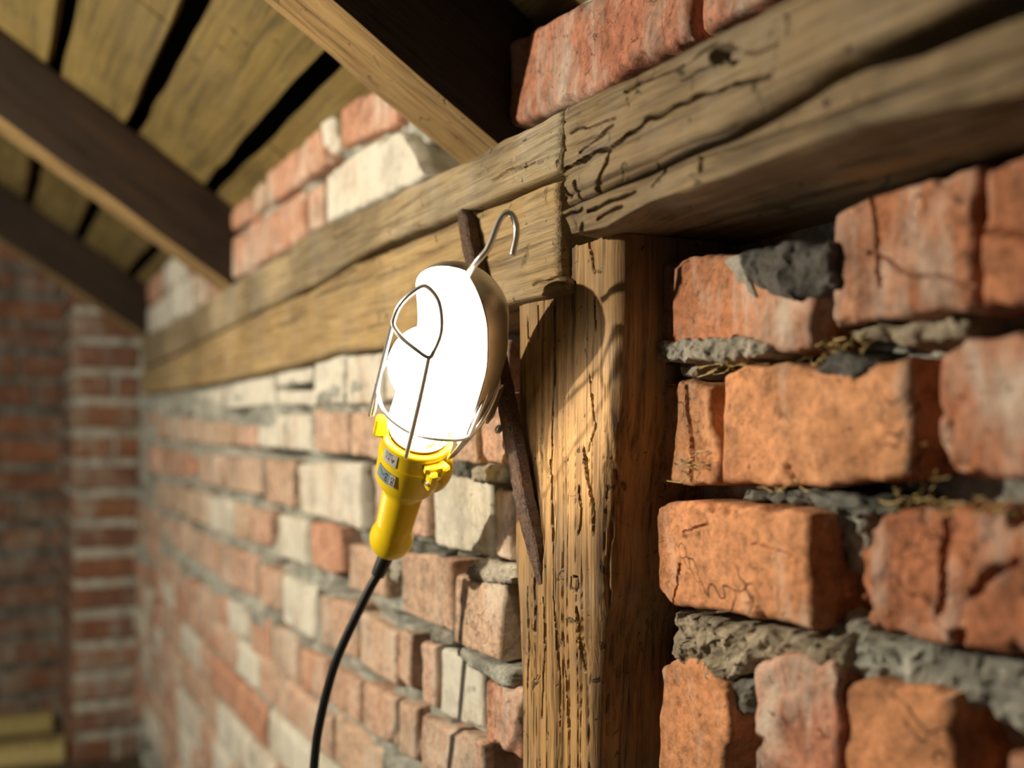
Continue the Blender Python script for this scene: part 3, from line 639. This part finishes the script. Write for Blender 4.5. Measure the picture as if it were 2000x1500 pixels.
# rusty iron bar driven through plate and post
def bar():
    a = P3(909, 412, .064); b = P3(918, 470, .067); c = P3(985, 760, .062); d = P3(1026, 985, .058); e = P3(1066, 1140, .046)
    pts = [a, b, (b+c)/2, c, (c+d)/2, d, e]; n = 120
    t = np.linspace(0, 1, n); P = np.array([np.interp(t, np.linspace(0, 1, 7), [q[i] for q in pts]) for i in range(3)]).T
    vs, fs = [], []
    wv = np.array([.98, 0, .2]); 
    for i in range(n):
        w_ = .0075*(.45 + .55*min(1, t[i]/.06))*(1 if t[i] < .93 else 1-.5*(t[i]-.93)/.07); th = .0052
        for k, (sx, sy) in enumerate([(-1, -.7), (-.8, -1), (.8, -1), (1, -.7), (1, .9), (-1, .9)]):
            r = .0006*(fbm(np.array([t[i]*60+k*3]), k*1.7, .2, 33, 3)[0])
            vs.append(P[i] + wv*(w_*sx + r) + np.array([0, 1, 0])*(th*sy + r))
    for i in range(n-1):
        for k in range(6): k2 = (k+1) % 6; fs.append([i*6+k, i*6+k2, (i+1)*6+k2, (i+1)*6+k])
    fs += [list(range(6))[::-1], [(n-1)*6+k for k in range(6)]]
    return mk('iron_bar', vs, fs, M_RUST, None, True, sharp=35)
o = bar(); rebase(o, P3(1066, 1130, .05)); tag(o, 'long rusty iron bar slanting across plate and post behind the lamp', 'iron bar')

# ------------------------------------------------------------------ roof: rafters and boards
def rafter(pa, foot_p, pb, u_w, hgt, label, up=1.9, down=.12, mat=M_WRA, slope=None, seed=0):
    """bottom-left arris from the foot pixel pa to the pixel pb; runs out of the wall and up"""
    a = P3(*pa, foot_p)
    if slope is None:
        r = FW + RT*((pb[0]-1000)/F) + np.array([0, 0, (HOR-pb[1])/F])
        t = (a[0]-CAM[0])/r[0]; b = CAM + r*t; slope = (b[2]-a[2])/(a[1]-b[1])
    al = math.atan(slope); dv = np.array([0, -math.cos(al), math.sin(al)]); nv = np.array([0, math.sin(al), math.cos(al)])
    Ln = up; nn = 90; hs = []
    # section corners: u width, height along nv
    sec = []
    m = 9
    for k in range(m): sec.append((k/m*u_w, 0))
    for k in range(m): sec.append((u_w, k/m*hgt))
    for k in range(m): sec.append((u_w*(1-k/m), hgt))
    for k in range(m): sec.append((0, hgt*(1-k/m)))
    vs, fs = [], []; ns = len(sec)
    for i in range(nn):
        y = -down + (Ln+down)*(i/(nn-1))**1.2
        for j, (x, z) in enumerate(sec):
            r = .0022*fbm(np.array([x*40]), z*40, y*5, seed, 3)[0]
            cx, cz = (x-u_w/2)/(u_w/2), (z-hgt/2)/(hgt/2); k = 1-.05*max(0, abs(cx)+abs(cz)-1.75)/.25
            vs.append(((x-u_w/2)*k + u_w/2 + r, y, (z-hgt/2)*k + hgt/2 + r))
    for i in range(nn-1):
        for j in range(ns): j2 = (j+1) % ns; fs.append([i*ns+j, (i+1)*ns+j, (i+1)*ns+j2, i*ns+j2])
    fs += [list(range(ns)), [(nn-1)*ns+j for j in range(ns)][::-1]]
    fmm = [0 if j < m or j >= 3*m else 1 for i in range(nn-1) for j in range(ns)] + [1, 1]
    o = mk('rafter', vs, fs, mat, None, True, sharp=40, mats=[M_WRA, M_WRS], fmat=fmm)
    o.matrix_world = Matrix(((1, dv[0], nv[0], a[0]), (0, dv[1], nv[1], a[1]), (0, dv[2], nv[2], a[2]), (0, 0, 0, 1)))
    tag(o, label, 'rafter'); return a, slope, dv, nv
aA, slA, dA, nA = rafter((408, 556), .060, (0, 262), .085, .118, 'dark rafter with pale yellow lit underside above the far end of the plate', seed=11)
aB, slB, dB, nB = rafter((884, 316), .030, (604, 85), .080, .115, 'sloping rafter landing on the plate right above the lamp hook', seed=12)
# roof boards rest on the rafters; joints run along the wall
nR = np.array([0, math.sin(math.atan(slA)), math.cos(math.atan(slA))]); aTop = aA + nR*.118
dR = float(nR @ aTop)
def s_of(P): return float((P - aTop) @ dA)
slopeR = dA
aC = (aA[0]-1.02, aA[1], aA[2])
def px_of(P):
    r = np.asarray(P)-CAM; Z = r @ FW; return (1000 + F*(r @ RT)/Z, HOR - F*r[2]/Z)
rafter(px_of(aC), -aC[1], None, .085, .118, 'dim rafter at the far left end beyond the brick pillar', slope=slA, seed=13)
J = [s_of(ray_plane(x, y, nR, dR)) for x, y in ((560, 212), (300, 165), (112, 100))]
ceil_ = mk('ceiling', [tuple(aTop + np.array([u, 0, 0]) + dA*s + nR*.06) for u, s in ((-2.3, -.6), (2.0, -.6), (2.0, 2.6), (-2.3, 2.6))], [[0, 1, 2, 3]], M_DARK)
tag(ceil_, 'dark underside of the roof above the boards', kind='structure')
edges = [-.35] + J + [J[-1] + .23*k for k in range(1, 7)]
for i in range(len(edges)-1):
    s0, s1 = edges[i] + .014, edges[i+1] - .014
    cuts = [-2.2, -1.15 + .13*(i % 3), -.02+.1*(i % 2), 1.35, 1.99] if i % 2 else [-2.2, -1.6, -.55, .42+.05*i, 1.99]
    for j in range(len(cuts)-1):
        n = 26; u = np.linspace(cuts[j]+.002, cuts[j+1]-.002, n); m = 8; s = np.linspace(s0, s1, m)
        U, S = np.meshgrid(u, s, indexing='ij'); wv = .004*fbm(U*7, S*7, i*1.0+j, 200+i*7+j, 3)
        eb = .003*fbm(U*12, 0*S, i+.5, 77+i, 2)*np.sign(S-(s0+s1)/2)
        V = []
        for off in (0, .020):
            q = aTop[None, None] + np.array([1, 0, 0])*U[..., None] + dA*(S+eb)[..., None] + nR*(off+wv)[..., None]; V.append(q.reshape(-1, 3))
        V = np.concatenate(V); idx = np.arange(n*m).reshape(n, m); k = n*m
        f = np.stack([idx[:-1, :-1], idx[:-1, 1:], idx[1:, 1:], idx[1:, :-1]], -1).reshape(-1, 4).tolist(); f += [[a+k for a in g][::-1] for g in f]
        ring = np.r_[idx[:, 0], idx[-1, 1:], idx[-2::-1, -1], idx[0, -2:0:-1]].tolist()
        f += [[ring[a], ring[(a+1) % len(ring)], ring[(a+1) % len(ring)]+k, ring[a]+k] for a in range(len(ring))]
        mk('board', V, f, M_BOARD, ceil_, True, sharp=40)

# ------------------------------------------------------------------ pillar, far wall, floor
def face_brick(origin, e1, e2, en, w_, h_, mat, parent, seed, n=(9, 7), dep=.05):
    """brick on any plane: origin = lower left front corner"""
    o = block('brick', [(0, 0), (w_, 0)], [(0, h_), (w_, h_)], p=0, back=-dep, n=n, er=.005, amp=.0018, wob=.0025, chip=.003, seed=seed, mat=mat, parent=parent,
              M=np.array([[e1[0], -en[0], e2[0], origin[0]-CAMZ*e2[0]], [e1[1], -en[1], e2[1], origin[1]-CAMZ*e2[1]], [e1[2], -en[2], e2[2], origin[2]-CAMZ*e2[2]], [0, 0, 0, 1]]))
    return o
u_p = proj_uv(265, 900, P_L)[0]; p_out = .205; u_back = -3.36; FLOORV = -.90
def box(name, x0, x1, y0, y1, z0, z1, mat, parent=None):
    v = [(x, y, z) for x in (x0, x1) for y in (y0, y1) for z in (z0, z1)]
    return mk(name, v, [[0, 1, 3, 2], [4, 6, 7, 5], [0, 4, 5, 1], [2, 3, 7, 6], [0, 2, 6, 4], [1, 5, 7, 3]], mat, parent, False)
pil = empty('brick_pillar', (u_p-.1, -.12, CAMZ+FLOORV)); bpy.context.view_layer.update()
tag(pil, 'square brick pillar standing at the far end of the brick wall', 'pillar', 'thing')
def pp(o):   # parent without moving
    o.parent = pil; o.matrix_parent_inverse = pil.matrix_world.inverted(); return o
pz1 = .525
def rough_core():
    ys = np.linspace(-p_out+.006, -.02, 60); zs = np.linspace(FLOORV, pz1-.012, 240)
    Y, Z = np.meshgrid(ys, zs, indexing='ij'); X = u_p - .006 + .005*fbm(Y*30, Z*30, .4, 300, 3)
    a = np.c_[X.ravel(), Y.ravel(), CAMZ+Z.ravel()]; idx = np.arange(Y.size).reshape(Y.shape)
    f = np.stack([idx[:-1, :-1], idx[1:, :-1], idx[1:, 1:], idx[:-1, 1:]], -1).reshape(-1, 4)
    xs = np.linspace(u_back, u_p-.006, 40); X2, Z2 = np.meshgrid(xs, zs, indexing='ij'); Y2 = -p_out + .006 + .005*fbm(X2*25, Z2*25, .9, 301, 3); Y2[-1] = ys[0]
    X2[-1] = X[0]
    b = np.c_[X2.ravel(), Y2.ravel(), CAMZ+Z2.ravel()]; i2 = np.arange(X2.size).reshape(X2.shape) + len(a)
    f2 = np.stack([i2[:-1, :-1], i2[1:, :-1], i2[1:, 1:], i2[:-1, 1:]], -1).reshape(-1, 4)
    top = [(u_back, -p_out, CAMZ+pz1-.012), (u_p-.006, -p_out+.006, CAMZ+pz1-.012), (u_p-.006, -.02, CAMZ+pz1-.012), (u_back, -.02, CAMZ+pz1-.012)]
    k = len(a)+len(b)
    return mk('mortar_core', np.concatenate([a, b, np.array(top)]), f.tolist()+f2.tolist()+[[k, k+1, k+2, k+3]], M_MO, None, True)
pp(rough_core())
z = FLOORV; i = 0; PIT = .0822
X_ = np.array([1., 0, 0]); Y_ = np.array([0, 1., 0]); Z_ = np.array([0, 0, 1.])
while z < pz1 - .03:
    h_ = min(PIT - RNG.uniform(.018, .026), pz1 - z)
    wtot = p_out - P_L + .01
    parts = [(0, wtot)] if i % 2 else [(0, wtot*.60), (wtot*.66, wtot)]
    if RNG.rand() < .5: parts = [(0, wtot)]
    for a, b in parts:
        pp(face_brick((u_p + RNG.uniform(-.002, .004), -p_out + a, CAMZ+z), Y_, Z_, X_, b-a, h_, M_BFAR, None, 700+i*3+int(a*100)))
    x = u_back + RNG.uniform(0, .1)
    while x < u_p - .02:
        wd = min(.12 + .1*RNG.randint(2), u_p - .006 - x)
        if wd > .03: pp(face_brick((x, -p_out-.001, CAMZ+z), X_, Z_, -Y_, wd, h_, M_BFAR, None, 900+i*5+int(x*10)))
        x += wd + .014
    z += PIT; i += 1
# far wall
def far():
    ys = np.linspace(-2.6, 0, 200); zs = np.linspace(FLOORV-.1, 1.6, 260); Y, Z = np.meshgrid(ys, zs, indexing='ij'); X = u_back - .010 + .007*fbm(Y*22, Z*22, 3.4, 400, 3)
    idx = np.arange(Y.size).reshape(Y.shape); f = np.stack([idx[:-1, :-1], idx[1:, :-1], idx[1:, 1:], idx[:-1, 1:]], -1).reshape(-1, 4)
    return mk('wall_back', np.c_[X.ravel(), Y.ravel(), CAMZ+Z.ravel()], f, M_MOD, None, True)
wb = far(); tag(wb, 'dim brick end wall of the attic beyond the pillar', kind='structure')
z = FLOORV; i = 0
while z < .62:
    y = -.72 + RNG.uniform(0, .1); h_ = .0886 - RNG.uniform(.018, .03)
    while y < -p_out:
        wd = RNG.choice([.12, .24, .24]); 
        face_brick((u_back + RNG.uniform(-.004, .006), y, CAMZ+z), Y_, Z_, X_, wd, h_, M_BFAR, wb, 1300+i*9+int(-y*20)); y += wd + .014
    z += .0886; i += 1
flr = box('floor', -3.6, .8, -3.0, .1, CAMZ+FLOORV-.06, CAMZ+FLOORV-.025, M_DARK); tag(flr, 'dark attic floor of boards', kind='structure')
for k in range(19):
    y1 = .0 - k*.155; box('floor_board', -3.4, .7, y1-.150, y1, CAMZ+FLOORV-.025, CAMZ+FLOORV, M_FLOOR, flr)
def plank(P0, P1, w_, t_, label):
    P0, P1 = np.array(P0), np.array(P1); d = P1-P0; L = np.linalg.norm(d[:2]); an = math.atan2(d[1], d[0])
    nn = 20; vs = []
    for i in range(nn):
        for (a, b) in ((-1, 0), (-1, .85), (-.9, 1), (.9, 1), (1, .85), (1, 0)):
            vs.append((L*i/(nn-1), a*w_/2 + .002*vnoise(np.array([i*.7]), a, b, 4)[0], b*t_ + .0015*vnoise(np.array([i*.9]), a, b+3, 4)[0]))
    fs = [[i*6+k, (i+1)*6+k, (i+1)*6+(k+1) % 6, i*6+(k+1) % 6] for i in range(nn-1) for k in range(6)] + [list(range(6)), [(nn-1)*6+k for k in range(6)][::-1]]
    o = mk('loose_plank', vs, fs, M_YEL, None, True, sharp=40); o.location = P0; o.rotation_euler = (0, 0, an); tag(o, label, 'plank', group='loose planks on the floor'); return o
plank((-3.05, -1.0, CAMZ+FLOORV), (-2.95, -.215, CAMZ+FLOORV), .09, .045, 'yellow plank on the dark floor lying closest to the pillar foot')
plank((-3.32, -1.0, CAMZ+FLOORV), (-3.24, -.23, CAMZ+FLOORV), .06, .050, 'yellow plank lying farther back against the end wall')

# ------------------------------------------------------------------ the inspection lamp
Bp = P3(757, 1080, .112); Hp = P3(903, 515, .134)
AX = Hp - Bp; LEN = float(np.linalg.norm(AX)); AX = AX/LEN
nn_ = np.array([math.cos(math.radians(-68)), math.sin(math.radians(-68)), 0.]); nn_ -= AX*(nn_ @ AX); NF = nn_/np.linalg.norm(nn_); SD = np.cross(AX, NF)
# t along the axis for an image height on the axis
def T(y):
    best = min(np.linspace(-.1, 1.1, 1201), key=lambda k: abs(px_of(Bp + (Hp-Bp)*k)[1] - y)); return float(best)*LEN
def loc(t, phi, r, off=0.0):
    """phi from the reflector's opening direction, counter-clockwise seen from above"""
    return Bp + AX*t + NF*(off + r*math.cos(phi)) + SD*(r*math.sin(phi))
print('LAMP', LEN, Bp, Hp, 'depths', depth(Bp), depth(Hp), 'slopes', slA, slB, 'J', J, 'u_p', u_p)
lamp = empty('inspection_lamp', Bp); bpy.context.view_layer.update()
tag(lamp, 'lit handheld inspection lamp with yellow handle, wire guard and metal hook', 'lamp')
def lp(o, par=None):
    par = par or lamp; bpy.context.view_layer.update(); o.parent = par; o.matrix_parent_inverse = par.matrix_world.inverted(); return o
def lathe(name, prof, mat, seg=56, off=0.0, phi=(0, 2*math.pi), par=None, ripple=None, capb=True, capt=True):
    full = abs(phi[1]-phi[0]-2*math.pi) < 1e-6; m = seg if full else seg+1; vs, fs = [], []
    for t, r in prof:
        for k in range(m): vs.append(loc(t, phi[0] + (phi[1]-phi[0])*k/seg, r, off))
    for i in range(len(prof)-1):
        for k in range(seg): k2 = (k+1) % m; fs.append([i*m+k, i*m+k2, (i+1)*m+k2, (i+1)*m+k])
    if full and capb: fs.append(list(range(m))[::-1])
    if full and capt: fs.append([(len(prof)-1)*m+k for k in range(m)])
    return lp(mk(name, vs, fs, mat, None, True, sharp=38), par)
t0 = T(1080)
tB, tS, tSh, tC, tR = T(1050), T(1022), T(958), T(930), T(852)
def arc(ta, ra, tb, rb, n=6, ease=True):
    return [(ta + (tb-ta)*k/n, ra + (rb-ra)*(.5-.5*math.cos(math.pi*k/n))) for k in range(n+1)]
prof = [(tB-.0175*math.cos(a), .0010+.0172*math.sin(a)**.8) for a in np.linspace(.15, math.pi/2, 10)] + arc(tB, .0182, tS, .0150)
nr = 46
for k in range(nr*2):
    q = k/(nr*2); prof.append((tS + (tSh-tS)*q, .0150 + .0012*q + (.00022 if k % 2 else 0)))
prof += arc(tSh, .0163, tC, .0248, 8) + [(tC+(tR-tC)*.1, .0256), (tC+(tR-tC)*.52, .0262), (tC+(tR-tC)*.54, .0270), (tC+(tR-tC)*.60, .0270), (tC+(tR-tC)*.62, .0260), (tC+(tR-tC)*.9, .0262), (tC+(tR-tC)*.93, .0272), (tR, .0272), (tR+.0015, .0262), (tR+.0015, .0225), (tR-.012, .0215), (tR-.012, .002)]
handle = lathe('handle', prof, M_YP)
# bulge for the switch housing on the wall side of the collar
def ellipsoid(name, c, e, r, mat, par, n=20, m=14):
    vs, fs = [], []
    for i in range(m+1):
        a = math.pi*i/m
        for k in range(n):
            b = 2*math.pi*k/n; vs.append(c + e[0]*r[0]*math.sin(a)*math.cos(b) + e[1]*r[1]*math.sin(a)*math.sin(b) + e[2]*r[2]*math.cos(a))
    for i in range(m):
        for k in range(n): k2 = (k+1) % n; fs.append([i*n+k, (i+1)*n+k, (i+1)*n+k2, i*n+k2])
    return lp(mk(name, vs, fs, mat, None, True), par)
tt = T(905)
CD = (CAM - (Bp+AX*tt)); CD -= AX*(CD @ AX); CD /= np.linalg.norm(CD); phc = math.atan2(CD @ SD, CD @ NF)    # direction of the camera round the axis
sg = 1 if (loc(tt, phc+.5, 1) - loc(tt, phc, 1)) @ RT > 0 else -1                                     # +: clockwise on screen is to the right
def ph(deg): return phc + sg*math.radians(deg)                                                          # degrees to the right of the camera
cc = loc(T(912), ph(100), .020); er_ = loc(0, ph(100), 1)-loc(0, 0, 0); er_ /= np.linalg.norm(er_); et = np.cross(AX, er_)
ellipsoid('switch_housing', cc, (er_, et, AX), (.014, .013, .022), M_YP, handle)
# clamp lug with screws at the front right of the collar
def obox(name, c, e, r, mat, par, bev=.25):
    vs = []; 
    for sx in (-1, 1):
        for sy in (-1, 1):
            for sz in (-1, 1):
                for ax in range(3):
                    q = [sx, sy, sz]; q[ax] *= 1.0; k = [1-bev, 1-bev, 1-bev]; k[ax] = 1
                    vs.append(c + sum(e[j]*r[j]*q[j]*k[j] for j in range(3)))
    me = bpy.data.meshes.new(name); import bmesh
    bm = bmesh.new(); [bm.verts.new(tuple(v)) for v in vs]; bmesh.ops.convex_hull(bm, input=bm.verts); bm.to_mesh(me); bm.free(); me.materials.append(mat)
    o = bpy.data.objects.new(name, me); COL.objects.link(o); return lp(o, par)
def rad(a): e = loc(0, ph(a), 1)-loc(0, 0, 0); return e/np.linalg.norm(e)
for a, y in ((34, 882), (52, 876)):
    e = rad(a); obox('clamp_lug', loc(T(y), ph(a), .030), (e, np.cross(AX, e), AX), (.006, .0032, .0085), M_YP, handle)
e = rad(43); ta = loc(T(886), ph(26), .0335); tb = loc(T(878), ph(60), .0335)
tube_o = tube('clamp_screw', [ta, (ta+tb)/2, tb], .0020, M_CHROME, None, 10, 3); lp(tube_o, handle)
e = rad(30); obox('clamp_strap', loc(T(866), ph(40), .029), (e, np.cross(AX, e), AX), (.003, .009, .003), M_YP, handle)
e = rad(-75); obox('clamp_lug', loc(T(838), ph(-75), .029), (e, np.cross(AX, e), AX), (.005, .0035, .009), M_YP, handle)
# stickers wrapped on the collar
def stick_map(a0, tc, r):
    def f(x, y): return loc(tc + y, ph(a0 + math.degrees(x/r)), r)
    return f
def sticker(name, a0, tc, w_, h_, mat, r, strokes, label):
    f = stick_map(a0, tc, r+.0003); n = 12; vs = [f(-w_/2 + w_*i/n, s*h_/2) for i in range(n+1) for s in (-1, 1)]
    fs = [[2*i, 2*i+2, 2*i+3, 2*i+1] for i in range(n)]
    o = lp(mk(name, vs, fs, mat, None, True), handle); o['label'] = label
    g = stick_map(a0, tc, r+.00045); vs, fs = [], []
    for pl, wd in strokes:
        pl = np.array(pl, float)
        for a, b in zip(pl[:-1], pl[1:]):
            d = b-a; L = np.hypot(*d)+1e-9; d = d/L; nrm = np.array([-d[1], d[0]])*wd/2; a2, b2 = a-d*wd*.3, b+d*wd*.3
            s = len(vs); vs += [g(*(a2-nrm)), g(*(b2-nrm)), g(*(b2+nrm)), g(*(a2+nrm))]; fs.append([s, s+1, s+2, s+3])
    q = lp(mk('print', vs, fs, M_INK, None, False), o); q['label'] = 'black printed marks'
    return o
def arcp(cx, cy, r, a, b, n=9): return [(cx + r*math.cos(math.radians(a+(b-a)*k/n)), cy + r*math.sin(math.radians(a+(b-a)*k/n))) for k in range(n+1)]
mm = .001
def sc_(pl, k=mm): return [(x*k, y*k) for x, y in pl]
ce = [(sc_(arcp(-2.6, -1.6, 1.25, 60, 300)), .42*mm), (sc_(arcp(.2, -1.6, 1.25, 60, 300)), .42*mm), (sc_([(-1.0, -1.6), (.3, -1.6)]), .4*mm)]
tx = [(sc_([(-4.6, 3.9), (-1.4, 3.9)]), .35*mm), (sc_([(-.8, 3.9), (2.8, 3.9)]), .6*mm), (sc_([(-4.6, 2.8), (-2.2, 2.8)]), .3*mm), (sc_([(-1.6, 2.8), (1.4, 2.8)]), .3*mm), (sc_([(-4.6, 1.8), (-.4, 1.8)]), .3*mm), (sc_([(.2, 1.8), (2.8, 1.8)]), .3*mm), (sc_([(-4.6, .8), (-2.8, .8)]), .3*mm), (sc_([(-2.2, .8), (.8, .8)]), .3*mm)]
tri = [(sc_([(2.0, .4), (5.0, .4), (3.5, -3.0), (2.0, .4)]), .3*mm), (sc_([(2.9, -.2), (3.3, -1.4)]), .3*mm), (sc_([(3.5, -.2), (4.2, -.2), (3.7, -1.4)]), .3*mm)]
r_up, r_lo = .0263, .0262
sticker('sticker', -38, tC+(tR-tC)*.78, .0145, .0125, M_STK, r_up, ce+tx+tri, 'pale grey rating sticker')
mk2 = [(sc_(arcp(3.6, 2.6, 1.3, -60, 240)), .4*mm), (sc_([(3.0, 2.6), (4.2, 2.6)]), .4*mm), (sc_([(2.6, .2), (4.8, -2.4)]), .4*mm), (sc_([(4.8, .2), (2.6, -2.4)]), .4*mm), (sc_([(2.9, .2), (4.5, .2)]), .4*mm), (sc_([(2.5, -3.6), (4.9, -3.6)]), .8*mm),
       (sc_([(-1.4, 2.2), (-1.4, -.6), (.0, -.6)]), .35*mm), (sc_([(.8, 2.0), (.8, -.8)]), .35*mm), (sc_([(-4.6, 3.8), (-2.4, 1.6)]), .5*mm)]
sticker('sticker', -44, tC+(tR-tC)*.32, .0150, .0125, M_STB, r_lo, mk2, 'blue-grey sticker')
sticker('sticker', -23, tC+(tR-tC)*.32, .0050, .0123, M_STK, r_lo+.0002, [(sc_(arcp(0, 2.4, 1.2, -60, 240)), .4*mm), (sc_([(-1, .2), (1, -2.2)]), .4*mm), (sc_([(1, .2), (-1, -2.2)]), .4*mm), (sc_([(-1.3, -3.6), (1.3, -3.6)]), .8*mm)], 'pale end of the lower sticker')
# socket threads and bulb
lathe('socket', [(tR-.011, .019), (tR+.001, .019), (tR+.002, .0175), (tR+.004, .0185), (tR+.006, .0170), (tR+.009, .0172), (tR+.010, .015), (tR-.011, .014)], M_BRASS, 40)
lathe('seal_ring', [(tR+.0015, .0205), (tR+.0045, .0225), (tR+.0060, .0215), (tR+.0045, .0195), (tR+.0015, .0195)], M_WHITE, 48)
tb_c = T(712); rb = .0295; off_b = .006
bp_ = [(tR+.002, .0145), (tR+.007, .0175), (tR+.014, .0205)]
for a in np.linspace(2.45, .02, 22):
    if tb_c + rb*math.cos(a) > tR+.018: bp_.append((tb_c + rb*math.cos(a), rb*math.sin(a)*(1 if a < 1.57 else 1)))
bulb = lathe('bulb', bp_, M_BULB, 40, off_b)
ellipsoid('filament', Bp + AX*tb_c + NF*off_b, (NF, SD, AX), (.0035, .0035, .005), M_FIL, bulb, 10, 8)
ld = bpy.data.lights.new('bulb_light', 'POINT'); ld.energy = LAMP_W; ld.color = LAMP_COL; ld.shadow_soft_size = .0055
lo = bpy.data.objects.new('bulb_light', ld); COL.objects.link(lo); lo.location = Bp + AX*tb_c + NF*off_b; lp(lo, bulb)
# reflector: a spoon of zinc sheet, white inside, open towards the room
thk = .0007
def offr(t): return -.019 + .016*sstep(t, T(700), tTop)
tTop = T(526)
def rprof(d=0.0):
    pr = [(tR-.014, .0200-d), (tR+.000, .0250-d), (tR+.010, .0285-d), (tR+.022, .0325-d), (tR+.040, .0336-d), (tR+.065, .0338-d)]
    tc = tTop - .030; pr += [(tR+.08+(tc-tR-.08)*q, .0338-d) for q in (0, .2, .4, .6, .8)]
    for a in np.linspace(0, math.pi/2-.04, 12): pr.append((tc + (.0285-d)*math.sin(a), (.0338-d)*math.cos(a)))
    return pr
def reflector():
    a0, a1 = ph(39), ph(39) + sg*math.radians(220); seg = 60; po, pi_ = rprof(0), rprof(thk); m = seg+1; vs, fs, fm = [], [], []
    for pr in (po, pi_):
        for t, r in pr:
            for k in range(m): vs.append(loc(t, a0 + (a1-a0)*k/seg, r, offr(t)))
    n = len(po); N = n*m
    for i in range(n-1):
        for k in range(seg):
            q = [i*m+k, i*m+k+1, (i+1)*m+k+1, (i+1)*m+k]; fs.append(q); fm.append(0); fs.append([x+N for x in q][::-1]); fm.append(1)
    for i in range(n-1):
        for k in (0, seg): fs.append([i*m+k, (i+1)*m+k, (i+1)*m+k+N, i*m+k+N]); fm.append(0)
    for k in range(seg): fs.append([k, k+1, k+1+N, k+N]); fm.append(0)
    return lp(mk('reflector', vs, fs, None, None, True, mats=[M_ZINC, M_WHITE], fmat=fm))
refl = reflector()
def PT(x, y, dd):
    """point on the sight line of (x, y), dd metres nearer than the lamp axis at that height"""
    t = T(min(max(y, 500), 1090)); return at_depth(x, y, depth(Bp + AX*t) - dd)
wr = .0016
guard = lp(tube('wire_guard', [PT(*q) for q in [(737,765,.0),(748,800,.018),(775,828,.030),(812,848,.038),(855,857,.042),(905,857,.036),(930,838,.028),(952,805,.014),(968,770,.0),(974,742,-.010),(966,722,-.018),(945,716,-.022),(905,714,-.030),(860,708,-.036),(800,700,-.034),(765,702,-.022),(744,724,-.010),(737,765,.0)]], wr, M_CHROME, None, 10, 8))
lp(tube('hoop', [PT(*q) for q in [(767,628,.030),(778,600,.028),(800,575,.026),(827,559,.024),(845,570,.028),(858,592,.034),(863,625,.040),(860,655,.046),(849,682,.050),(838,698,.052),(812,682,.050),(785,660,.042),(770,641,.034),(767,628,.030)]], wr, M_CHROME, None, 10, 8), guard)
for pts in ([(768,626,.030),(752,690,.018),(738,748,.006),(729,782,.0),(722,811,-.002)], [(838,697,.052),(828,745,.053),(818,790,.052),(805,845,.050),(793,893,.048)], [(966,722,.0),(950,770,.012),(930,820,.024),(916,854,.034)], [(736,752,.004),(733,790,.0),(727,810,-.002)]):
    lp(tube('guard_rod', [PT(*q) for q in pts], wr, M_CHROME, None, 10, 8), guard)
lp(tube('hook', [PT(*q) for q in [(915,536,.004),(922,524,.008),(935,507,.010),(950,490,.011),(960,470,.012),(968,448,.012),(977,428,.012),(989,416,.012),(1001,421,.012),(1008,440,.012),(1008,462,.012),(1001,498,.012)]], .0021, M_CHROME, None, 14, 8), refl)
# clip and wing bolt holding the reflector
e = rad(70); c0 = PT(966, 790, -.012)
obox('clip', c0, (e, np.cross(AX, e), AX), (.0012, .007, .016), M_ZINC, refl)
ellipsoid('clip_bolt', PT(974, 838, -.012), (e, np.cross(AX, e), AX), (.003, .004, .004), M_CHROME, refl, 12, 8)
# cable with strain relief
cb = [(752,1084),(747,1100),(738,1122),(722,1150),(700,1195),(676,1245),(655,1295),(640,1345),(628,1395),(618,1450),(612,1520),(608,1600)]
dz = depth(Bp); cpts = [at_depth(x, y, dz + .0006*k**1.6) for k, (x, y) in enumerate(cb)]
cable = lp(tube('cable', cpts, .0039, M_RUB, None, 16, 8))
lp(tube('strain_relief', [Bp + AX*(-.0), at_depth(745,1106,dz+.001), at_depth(737,1124,dz+.002)], .0056, M_RUB, None, 16, 8, rf=lambda t: .0068-.0012*t), cable)
print('BRICKS', NB[0])
